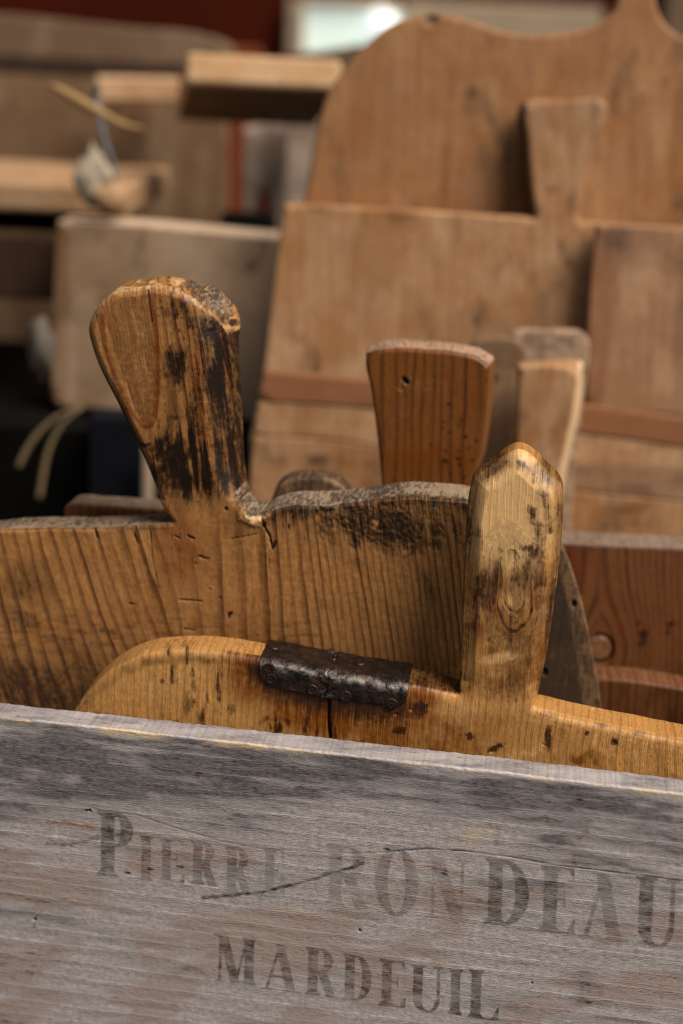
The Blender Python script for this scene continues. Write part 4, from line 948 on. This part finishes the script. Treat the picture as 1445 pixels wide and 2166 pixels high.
# red-brown board with plugged knot
PH = Plane(.662, 1.0, 1.0)
def exH(c, n2, n3):
    X, Y = c.X, c.Y; F = 1 - c.side
    d = np.hypot(X - 1268, (Y - 1372) * 1.02)
    # rings part round the knot
    push = np.sign(X - 1268) * 62 * np.exp(-(np.maximum(d - 34, 0) / 60.) ** 1.3)
    c.g = np.interp(X - push, [1150, 1185, 1215, 1250, 1300, 1340, 1460, 1560], [0, 1, 2.2, 3.2, 4.4, 6.6, 14.5, 21]) + .25 * (fbm(X / 40, Y / 120, 5) - .5)
    pl = 1 - ss(23, 26, d); rim = (1 - ss(1.5, 5, np.abs(d - 29))) * ss(-1, .3, (X - 1268) / 30 + .4 + (Y - 1372) / 60)
    c.g = np.where(pl > .5, .2, c.g); c.pale = np.maximum(c.pale, pl * .32); c.dark = np.maximum(c.dark, rim * .95 * F); c.dz += F * pl * 2 - F * rim * 5
    c.warm = np.maximum(c.warm, F * .7 * blob(c, 1210, 1240, 22, 110, 0, .8, .4, 6, 30))
    for x, y, a, b in ((1362, 1345, 12, 20), (1355, 1362, 10, 8), (1418, 1320, 10, 7), (1412, 1335, 5, 8), (1350, 1320, 6, 8), (1250, 1162, 4, 4), (1200, 1200, 3, 40)): c.dark = np.maximum(c.dark, .75 * F * blob(c, x, y, a, b, 0, .6, .8, x, 7))
    c.dark = np.maximum(c.dark, F * .6 * (1 - ss(2, 8, Y - 1152 - (X - 1190) * .04)))
hbd = board('cutting_board', PH, [(1120, 1149, 1), (1190, 1151), (1300, 1157), (1400, 1161), (1560, 1168, 1), (1560, 2300, 1), (1120, 2300, 1)],
            .024, M_brown, None, h=3., r=4, rz=.0008, zbot=.013, rag=.5, slope=.0008, paint=simple(.0045, 0, 381, .9, .12, 0, .3, exH, gloss=.2), fine=(1140, 1100, 1480, 1440))
tag(hbd, 'dark red-brown pine board with round plugged knot, at the right end of the crate', 'cutting board')
PI = Plane(.636, 3.0, 1.0)
ib = board('cutting_board', PI, [(1230, 1446, 1), (1262, 1438), (1330, 1440), (1400, 1450), (1560, 1478, 1), (1560, 2300, 1), (1230, 2300, 1)],
           .018, M_brown, None, h=3., r=5, rz=.001, zbot=.013, rag=.9, slope=.0008, paint=simple(.004, 0, 401, .35, .5, 0, .6, None, gloss=.2), fine=(1220, 1400, 1480, 1600))
tag(ib, 'low dark brown board in front of the knotted board, its curved top edge catching light', 'cutting board')

# ================================================================== boards leaning behind the crate
BK = dict(sidestep=.004)
PI2 = Plane(.893, 0, 4.0)
def exI(c, n2, n3):
    X, Y = c.X, c.Y; F = 1 - c.side
    h_ = 1 - ss(9, 15, np.hypot(X - 912, Y - 38)); c.dark = np.maximum(c.dark, h_ * 1.3); c.dz -= h_ * 12 * F
    c.warm = np.maximum(c.warm, F * (.6 * line(c, [(945, 310), (938, 440)], 12, 9, 5) + .5 * blob(c, 955, 190, 14, 40, -15, .8, .5, 3) + .5 * blob(c, 1425, 270, 10, 50, 5, .8, .5, 4) + .35 * (X < 830)))
    c.dark = np.maximum(c.dark, F * (.4 * line(c, [(1372, 300), (1362, 460)], 5, 6, 3) + .3 * blob(c, 950, 130, 20, 40, 20, .9, .5, 5)))
    c.warm = np.maximum(c.warm, .4 * F * blob(c, 1215, 150, 120, 60, 0, .9, .5, 8))
ob = board('bread_board', PI2, [(612, 620, 1), (640, 450), (655, 360), (672, 270), (690, 205), (715, 162), (748, 122), (790, 80), (830, 50), (870, 35), (915, 29), (965, 35), (1020, 52), (1085, 70), (1160, 72), (1220, 65), (1268, 48), (1298, 22), (1308, -10), (1312, -60), (1330, -100), (1362, -100), (1384, -60), (1386, -10), (1396, 30), (1420, 62), (1470, 90), (1560, 150), (1600, 250), (1620, 1000, 1), (560, 1000, 1)],
           .018, M_tall, None, h=7, r=8, rag=.5, zbot=.05, paint=simple(.010, .02, 421, .3, .12, .25, .25, exI), fine=(560, -120, 1620, 620), **BK)
tag(ob, 'tall bread board with wavy shoulders and round necked handle, highest of all', 'bread board')
PJ = Plane(.865, 4.0, 6.0)
def exJ(c, n2, n3):
    X, Y = c.X, c.Y; F = 1 - c.side
    c.dark = np.maximum(c.dark, F * (.55 * blob(c, 1170, 400, 16, 9, 0, .7, .5, 3, 10) + .6 * blob(c, 1208, 430, 8, 28, 10, .7, .6, 4, 10) + .55 * blob(c, 865, 455, 22, 8, 5, .8, .4, 5) + .32 * line(c, [(1050, 470), (1035, 600)], 6, 8, 5)))
    c.dark = np.maximum(c.dark, F * (.5 * blob(c, 1132, 600, 7, 30, 0, .8, .5, 6) + .45 * blob(c, 640, 720, 34, 9, 30, .8, .5, 7) + .35 * blob(c, 1000, 700, 120, 40, 0, .9, .5, 8)))
    c.pale = np.maximum(c.pale, F * (.4 * line(c, [(1260, 250), (1225, 330)], 6, 5, 3) + .35 * line(c, [(650, 560), (640, 690)], 7, 6, 3)))
    c.dark = np.where((c.side > 0) & (c.nu < -.6) & (Y < 470) & (X > 1000), 1.2, c.dark)  # shadowed slit beside the handle, painted on its left side
    c.ink = np.maximum(c.ink, F * .5 * (1 - ss(225, 470, Y)) * (X > 1115) * (X < 1290) * .6)
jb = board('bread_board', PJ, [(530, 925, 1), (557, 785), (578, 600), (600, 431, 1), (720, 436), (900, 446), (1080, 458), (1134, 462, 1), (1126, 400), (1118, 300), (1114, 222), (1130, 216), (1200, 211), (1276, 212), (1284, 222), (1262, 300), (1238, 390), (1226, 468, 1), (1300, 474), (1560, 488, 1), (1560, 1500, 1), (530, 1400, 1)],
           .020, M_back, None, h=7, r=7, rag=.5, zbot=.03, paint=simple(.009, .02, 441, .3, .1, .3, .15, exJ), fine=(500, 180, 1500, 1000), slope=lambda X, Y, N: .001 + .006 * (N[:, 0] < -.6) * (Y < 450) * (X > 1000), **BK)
tag(jb, 'broad bread board with flared wedge handle, leaning against the wavy shouldered one', 'bread board')
# right-hand board over it
PK = Plane(.848, 4.0, 6.0)
def exK(c, n2, n3):
    F = 1 - c.side
    c.dark = np.maximum(c.dark, F * (.60 * blob(c, 1305, 505, 44, 30, 0, .7, .4, 3, 20) + .5 * blob(c, 1320, 748, 7, 9, 0, .7, .3, 5))); c.ink = np.maximum(c.ink, F * .35 * blob(c, 1330, 520, 90, 60, 0, .9, .4, 4, 20))
kb_ = board('bread_board', PK, [(1238, 862, 1), (1243, 700), (1252, 560), (1262, 474, 1), (1350, 478), (1600, 492, 1), (1600, 898, 1), (1440, 880)],
            .012, M_back2, None, h=7, r=5, rag=.5, paint=simple(.009, .0, 461, .3, .12, .1, .1, exK), fine=(1200, 450, 1500, 900), **BK)
tag(kb_, 'pinkish board with a dark smudged corner, at the right edge behind the crate', 'bread board')
# batten, pale plank and lowest plank: pieces of one ledged panel
PN = Plane(.818, 4.5, 6.0)
pan = empty('ledged_panel', PN, *(PN.uv(900, 1200)[0], PN.vz(0)))
tag(pan, 'low ledged panel of pale planks under a reddish batten, leaning just behind the crate', 'wooden panel')
bN = (PN.uv(900, 1200)[0], PN.vz(0))
def exN(c, n2, n3):
    c.a, c.l = c.v + 0, c.u + 0; c.g = c.a / .006
    c.dark = np.maximum(c.dark, .45 * c.rim * (1 - c.side))
board('batten', PN, [(556, 784, 1), (800, 806), (1100, 840), (1240, 857), (1600, 905, 1), (1600, 968, 1), (1240, 918), (1000, 888), (760, 862), (546, 848, 1)],
      .012, M_red, pan, h=7, r=5, rag=.6, paint=simple(.006, 0, 481, .2, .15, 0, 0, exN), base=bN, **BK)
def exO(c, n2, n3):
    X, Y = c.X, c.Y; F = 1 - c.side; c.a, c.l = c.v + 0, c.u + 0
    lip = np.interp(X, [546, 760, 1000, 1240, 1600], [850, 864, 890, 920, 970]); c.dark = np.maximum(c.dark, F * (1 - ss(0, 14, Y - lip - 8 * n3)) * .5)
    c.ink = np.maximum(c.ink, .5 * F * (X > 1180) * ss(968, 990, Y - (X - 1250) * .03)); c.dark = np.maximum(c.dark, F * .5 * (X > 1180) * ss(965, 985, Y) * ss(.42, .6, fbm(X / 40, Y / 12, 9)))
board('plank', Plane(.816, 4.5, 6.0), [(545, 851, 1), (760, 865), (1000, 891), (1240, 921), (1600, 971, 1), (1600, 1075, 1), (1240, 1042), (1000, 1000), (760, 940), (534, 922, 1)],
      .012, M_back, pan, h=7, r=5, rag=.5, paint=simple(.008, 0, 501, .2, .1, .45, 0, exO), base=bN, **BK)
def exP(c, n2, n3):
    X, Y = c.X, c.Y; F = 1 - c.side; c.a, c.l = c.v + 0, c.u + 0
    c.warm = np.maximum(c.warm, F * (.6 * blob(c, 1330, 1085, 60, 14, -8, .8, .5, 3) + .2)); c.dark = np.maximum(c.dark, F * (.45 * (X < 830) * (1 - ss(.3, .6, n3)) + .4 * blob(c, 640, 975, 60, 14, 5, .8, .6, 4)))
board('plank', Plane(.812, 4.5, 6.0), [(533, 926, 1), (760, 944), (1000, 1004), (1240, 1046), (1600, 1078, 1), (1620, 1500, 1), (500, 1400, 1)],
      .012, M_back, pan, h=7, r=5, rag=.5, zbot=.02, paint=simple(.008, 0, 521, .2, .2, .15, .1, exP), base=bN, **BK)
for ch in pan.children: pass
# paddles in front of the panel
PL2 = Plane(.790, 2.0, 5.0)
def exL2(c, n2, n3):
    b = 1 - ss(8, 13, np.hypot(c.X - 1043, c.Y - 800)); c.dark = np.maximum(c.dark, b * 1.3 * (1 - c.side)); c.dark = np.maximum(c.dark, (1 - c.side) * .4 * (c.Y < 780))
l2 = board('paddle', PL2, [(990, 780), (1000, 725), (1040, 716), (1085, 718), (1108, 735), (1112, 790), (1098, 880), (1085, 950), (1078, 1050), (1078, 2100, 1), (990, 2100, 1), (985, 900)],
           .016, M_panelbrown, None, h=6, r=6, rag=.4, zbot=.02, paint=simple(.006, 0, 541, .3, .1, .15, .1, exL2), fine=(960, 690, 1130, 1130), **BK)
tag(l2, 'dusty brown paddle with a hanging hole, half hidden behind the flared orange handle', 'paddle')
PL0 = Plane(.800, 2.0, 4.0)
def exL0(c, n2, n3): c.ink = np.maximum(c.ink, (1 - c.side) * .6 * ss(.45, .6, fbm(c.X / 22, c.Y / 16, 3)))
l0 = board('paddle', PL0, [(1075, 720), (1090, 702), (1160, 700), (1235, 705), (1246, 720), (1240, 800), (1215, 1000), (1200, 2100, 1), (1100, 2100, 1), (1098, 800)],
           .014, M_beige, None, h=6, r=6, rag=1.6, zbot=.02, paint=simple(.006, 0, 561, .3, .3, .3, 0, exL0), fine=(1060, 680, 1260, 1100), **BK)
tag(l0, 'paddle with a cracked greyish end sticking up above the pale orange paddle', 'paddle')
PL1 = Plane(.765, 4.0, 3.0)
def exL1(c, n2, n3):
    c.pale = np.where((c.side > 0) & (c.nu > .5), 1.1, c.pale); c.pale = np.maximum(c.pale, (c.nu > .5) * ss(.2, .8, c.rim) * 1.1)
l1 = board('paddle', PL1, [(1098, 776, 1), (1160, 774), (1226, 778, 1), (1212, 880), (1190, 980), (1172, 1080), (1168, 2000, 1), (1090, 2000, 1), (1090, 1100), (1092, 960)],
           .016, M_back, None, h=6, r=6, rag=.4, zbot=.02, paint=simple(.007, 0, 581, .3, .0, .2, .45, exL1), fine=(1060, 740, 1280, 1130), slope=lambda X, Y, N: .006 * ss(.5, .9, N[:, 0]) + .002 * (N[:, 1] > .6), **BK)
tag(l1, 'smooth pale orange paddle with whitish right edge, behind the post handle', 'paddle')

# ================================================================== left background
def bboard(name, pl, pts, T, mat, label=None, cat=None, parent=None, base=None, **k):
    o = board(name, pl, pts, T, mat, parent, h=k.pop('h', 9), rag=k.pop('rag', .5), base=base, sidestep=.006, **k)
    if label: tag(o, label, cat)
    return o
PQ = Plane(.960, 5.0, 2.0)
def exQ(c, n2, n3):
    X, Y = c.X, c.Y; F = 1 - c.side
    c.a, c.l = c.v + 0, c.u + 0; c.g = c.a / .008
    c.warm = np.maximum(c.warm, (1 - c.side) * (1 - ss(135, 160, X)) * .9); c.pale = np.maximum(c.pale, .7 * (c.nv > .6) * (c.rim > .2)); c.dark = np.maximum(c.dark, .25 * F * blob(c, 165, 500, 30, 14, 0, .9, .4, 3))
    c.dark = np.maximum(c.dark, (c.nu < -.5) * c.rim * .5)  # left arris darkened and top one paled: shading put into the colour
qb = bboard('chopping_board', PQ, [(118, 470, 1), (124, 466, 1), (160, 467), (300, 474), (450, 488), (640, 507, 1), (640, 900, 1), (400, 882), (200, 866), (132, 861), (112, 848), (107, 820), (112, 600)],
            .035, M_beige, 'thick bleached rectangular chopping board with rounded corner, left of the leaning boards', 'chopping board', r=6, rz=.003, paint=simple(.008, 0, 601, .2, .05, .25, 0, exQ), slope=.002)
# dark box it stands on, coloured black in place of shade
zq = float(qb.matrix_world.translation.z)
nb_ = recenter(box('shade_box', -.62, .30, .935, 1.25, .0, zq - .003, M_black)); tag(nb_, 'black box under the bleached chopping board, its black standing in for shadow', 'box')
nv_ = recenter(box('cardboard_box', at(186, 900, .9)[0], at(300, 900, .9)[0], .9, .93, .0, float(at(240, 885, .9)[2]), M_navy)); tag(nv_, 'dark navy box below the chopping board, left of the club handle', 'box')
ws = recenter(box('wooden_lath', at(300, 1000, .88)[0], at(322, 1000, .88)[0], .88, .89, .0, float(at(310, 950, .88)[2]), M_cream)); tag(ws, 'narrow whitish lath standing close left of the club handle', 'lath')
# bench with the pale top
ty = 1.02
zt = float(at(100, 386, ty + .0)[2]); zb_ = float(at(100, 452, ty)[2])
bench = bpy.data.objects.new('bench', None); COL.objects.link(bench); bench.location = (-.25, 1.25, 0); tag(bench, 'pale topped work bench with a brown drawer front, far left', 'bench')
def loc(o, parent):
    o.parent = parent; o.matrix_parent_inverse = parent.matrix_world.inverted() if False else Matrix.Translation(-parent.location); return o
loc(box('bench_top', -.8, float(at(272, 400, ty)[0]), ty, 1.25, zb_, zt, M_stool, bevel=.004), bench)
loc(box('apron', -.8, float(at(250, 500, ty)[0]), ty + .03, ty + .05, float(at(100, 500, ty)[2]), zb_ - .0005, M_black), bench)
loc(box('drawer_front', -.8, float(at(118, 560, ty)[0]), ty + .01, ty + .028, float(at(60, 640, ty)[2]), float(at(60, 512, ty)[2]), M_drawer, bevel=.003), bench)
loc(box('shadow_board', -.8, .1, 1.50, 1.52, .0, zb_ - .06, M_black), bench).name = 'shade_sheet'  # added black sheet, stands in for the darkness under the bench
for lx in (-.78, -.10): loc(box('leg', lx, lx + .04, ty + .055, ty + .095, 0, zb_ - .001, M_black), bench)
# pale cloth bundle in the shadow under it
bm_ = []; 
def lump(name, cx, cy, cz, rx, ry, rz_, mat, seed, amp=.35):
    v = []; f = []; n, m = 20, 12
    for j in range(m + 1):
        for i in range(n):
            a = 2 * math.pi * i / n; b = math.pi * j / m - math.pi / 2
            k = 1 + amp * (float(fbm(np.array([3 + math.cos(a) * math.cos(b) * 1.5 + seed]), np.array([5 + math.sin(b) * 1.5 + math.sin(a)]), seed)[0]) - .5) * 2
            v.append((cx + rx * k * math.cos(a) * math.cos(b), cy + ry * k * math.sin(a) * math.cos(b), cz + rz_ * k * math.sin(b)))
    for j in range(m):
        for i in range(n): f.append((j * n + i, j * n + (i + 1) % n, (j + 1) * n + (i + 1) % n, (j + 1) * n + i))
    return mesh_obj(name, v, f, mat, smooth=True)
p = at(86, 735, .91); cl = recenter(lump('cloth', p[0], p[1], p[2], .009, .008, .018, M_cloth, 4)); tag(cl, 'small greyish white cloth scrap in the dark, left of the chopping board', 'cloth')

# big old door-like panel behind the bench, standing on it
PR = Plane(1.34, 3.0, 1.0)
bR = (PR.uv(200, 400)[0], PR.uv(200, 470)[1])
rp = empty('frame_panel', PR, *bR); tag(rp, 'large grey-brown framed panel behind the bench, upper left', 'panel')
def exR(c, n2, n3):
    X, Y = c.X, c.Y; F = 1 - c.side
    c.warm = np.maximum(c.warm, F * .35 * ss(.45, .6, n2)); c.pale = np.maximum(c.pale, F * (.3 * line(c, [(430, 320), (425, 460)], 10, 12, 6) + .14)); c.dark = np.maximum(c.dark, F * (.3 * line(c, [(400, 300), (395, 470)], 10, 14, 6)))
def exRr(c, n2, n3):
    c.a, c.l = c.v + 0, c.u + 0; c.g = c.a / .006; c.pale = np.maximum(c.pale, (1 - c.side) * .40 * ((c.X < 100) | (c.X > 300)) * ss(.4, .6, n2))
board('panel_board', PR, [(-120, 150, 1), (480, 178, 1), (482, 800, 1), (-120, 780, 1)], .014, M_panelbrown, rp, h=10, r=3, rag=.3, paint=simple(.012, 0, 621, .3, .35, 0, .2, exR), base=bR, sidestep=.006)
board('top_rail', Plane(1.325, 3.0, 1.0), [(-120, 22, 1), (0, 28), (250, 55), (460, 82), (486, 100), (484, 148, 1), (-120, 112, 1)], .03, M_rail, rp, h=10, r=5, rag=.4, paint=simple(.006, 0, 641, .3, .3, .1, .1, exRr), base=bR, sidestep=.006)
board('moulding', Plane(1.330, 3.0, 1.0), [(-120, 114, 1), (484, 150, 1), (484, 180, 1), (-120, 150, 1)], .03, M_greyboard, rp, h=10, r=5, rag=.4, paint=simple(.006, 0, 661, .3, .8, 0, 0), base=bR, sidestep=.006)
# whitish plank end behind the stool
pt = slab('plank', at(205, 213, 1.2), at(392, 216, 1.2), at(205, 205, 1.32), .018, M_seat); tag(recenter(pt), 'chipped whitish plank lying left of the stool seat', 'plank')
# stool tipped so that the dark underside of its seat shows
stool = bpy.data.objects.new('stool', None); COL.objects.link(stool); stool.location = (*at(600, 250, 1.12)[:2], zt); tag(stool, 'worn stool with thick pale seat and grey legs, behind the chopping board', 'stool')
A_, B_, C_ = at(392, 176, 1.06), at(722, 192, 1.06), at(372, 250, 1.17)
loc(slab('seat', A_, B_, C_, 0.0225, M_seat, bevel=.004), stool)
M_under = M_black
nrm = np.cross(B_ - A_, C_ - A_); nrm /= np.linalg.norm(nrm)
loc(slab('seat_underside', A_ - nrm * .0012 + (C_ - A_) * .05 + (B_ - A_) * .015, B_ - nrm * .0012 + (C_ - A_) * .05 - (B_ - A_) * .02, C_ - nrm * .0012 + (B_ - A_) * .015, .001, M_rail, bevel=0, flip=1), stool)
for pts_, yy, in (([(600, 190, 1), (700, 196, 1), (690, 330), (640, 700, 1), (575, 700, 1), (604, 300)], 1.22), ([(512, 270, 1), (606, 250, 1), (612, 330), (598, 420), (578, 560, 1), (568, 560, 1), (564, 430), (552, 400), (530, 560, 1), (511, 560, 1)], 1.26)):
    pl = Plane(yy, 4, 0); o = board('leg', pl, pts_, .025, M_stoolleg, None, h=9, r=8, rag=.8, paint=simple(.004, .1, int(yy * 100), .3, .3, .25, 0), sidestep=.006)
    mw = o.matrix_world.copy(); o.parent = stool; o.matrix_parent_inverse = Matrix.Translation(-stool.location)
dw = bboard('dark_plank', Plane(1.40, 0, 0), [(596, 128), (700, 104), (800, 88, 1), (800, 150, 1), (596, 150, 1)], .02, M_rail, 'dark brown plank behind the stool seat, below the window', 'plank', r=4, paint=simple(.006, 0, 681, .3, .9, 0, 0))

# tied raffia, cord and tag hanging in front of the panel
yv = .97
rb_ = tube('raffia_ribbon', [at(108, 180, yv), at(150, 205, yv), at(205, 236, yv), at(255, 262, yv), at(300, 272, yv)], [.0016, .0036, .0034, .0024, .0010], M_straw, flat=.35)
tag(recenter(rb_), 'pale straw ribbon end sticking out diagonally, upper left', 'ribbon')
cd = tube('cord', [at(207, 180, yv), at(203, 210, yv + .004), at(212, 250, yv), at(222, 300, yv), at(238, 345, yv), at(247, 385, yv)], [.0018, .0026, .0015, .0018, .0014, .0010], M_cord)
tag(recenter(cd), 'grey-blue cord hanging down from the straw ribbon', 'cord')
p = at(194, 368, yv + .01); tg_ = recenter(lump('paper_tag', p[0], p[1], p[2], .0125, .005, .0165, M_paper, 21, .75)); tag(tg_, 'crumpled cream paper tag tied to the cord', 'tag')
p = at(236, 418, .985); kn = recenter(lump('wood_knob', p[0], p[1], p[2], .013, .012, .010, M_stool, 9)); tag(kn, 'rounded pale knob of wood on the end of the bench', 'knob')
# raffia strands under the chopping board
for pts_, lb in (([(176, 862), (120, 882), (70, 930), (38, 988)], 'upper, more outward curving of two raffia strands hanging under the chopping board'), ([(170, 866), (130, 900), (100, 960), (82, 1056)], 'lower, steeper of two raffia strands hanging under the chopping board')):
    o = tube('raffia_strand', [at(x, y, .895) for x, y in pts_], [.0010, .0014, .0018, .0020], M_strand, flat=.6); tag(recenter(o), lb, 'raffia', 'raffia strands')

# ================================================================== wall, window, lit wall strip, ground
g = mesh_obj('ground', [(-8, -4, 0), (8, -4, 0), (8, 10, 0), (-8, 10, 0)], [(0, 1, 2, 3)], M_floor); tag(g, kind='structure')
YW = 2.3
wl = box('wall', -3.2, 3.2, YW, YW + .12, .001, 2.2, M_wall, bevel=0); tag(recenter(wl), kind='structure')
win = bpy.data.objects.new('window', None); COL.objects.link(win); win.location = at(900, 110, YW); tag(win, 'bright window in a cream frame, set in the brick red wall', 'window')
def wbox(name, x0, y0, x1, y1, yf, yb, mat, bevel=.004):
    a = at(x0, y1, yf); b = at(x1, y1, yf); c_ = at(x0, y0, yf)
    xa, xb = a[0], b[0]; za, zc = (a[2] + b[2]) / 2, (c_[2] + at(x1, y0, yf)[2]) / 2
    return box(name, xa, xb, yf, yb, za, zc, mat, bevel=bevel)
loc(wbox('frame', 604, -3, 640, 170, 2.27, 2.298, M_cream), win)
loc(wbox('frame', 846, 8, 1262, 170, 2.27, 2.298, M_cream), win)
loc(wbox('frame', 640.5, -8, 845.5, 18, 2.272, 2.298, M_cream), win)
loc(wbox('pane', 641, 19, 845, 170, 2.285, 2.297, M_glass, bevel=0), win)
p = at(806, 60, 2.24); gl = lump('reflection_globe', p[0], p[1], p[2], .028, .028, .028, M_globe, 2, .0); tag(recenter(gl), 'round glowing globe added for a reflection in the window', 'reflection')  # glowing ball added to stand for a reflection in the pane
po = recenter(wbox('lit_wall_strip', 478, 100, 536, 620, 2.0, 2.06, M_wall_lit)); tag(po, 'orange strip for the lit wall seen in the gap left of the stool legs', 'wall strip')  # added orange strip, stands in for the lit part of the wall
dkr = recenter(wbox('dark_cupboard', 1385, -60, 1700, 240, 1.7, 1.9, M_rail)); tag(dkr, 'dark brown cupboard side beyond the round necked handle, upper right', 'cupboard')
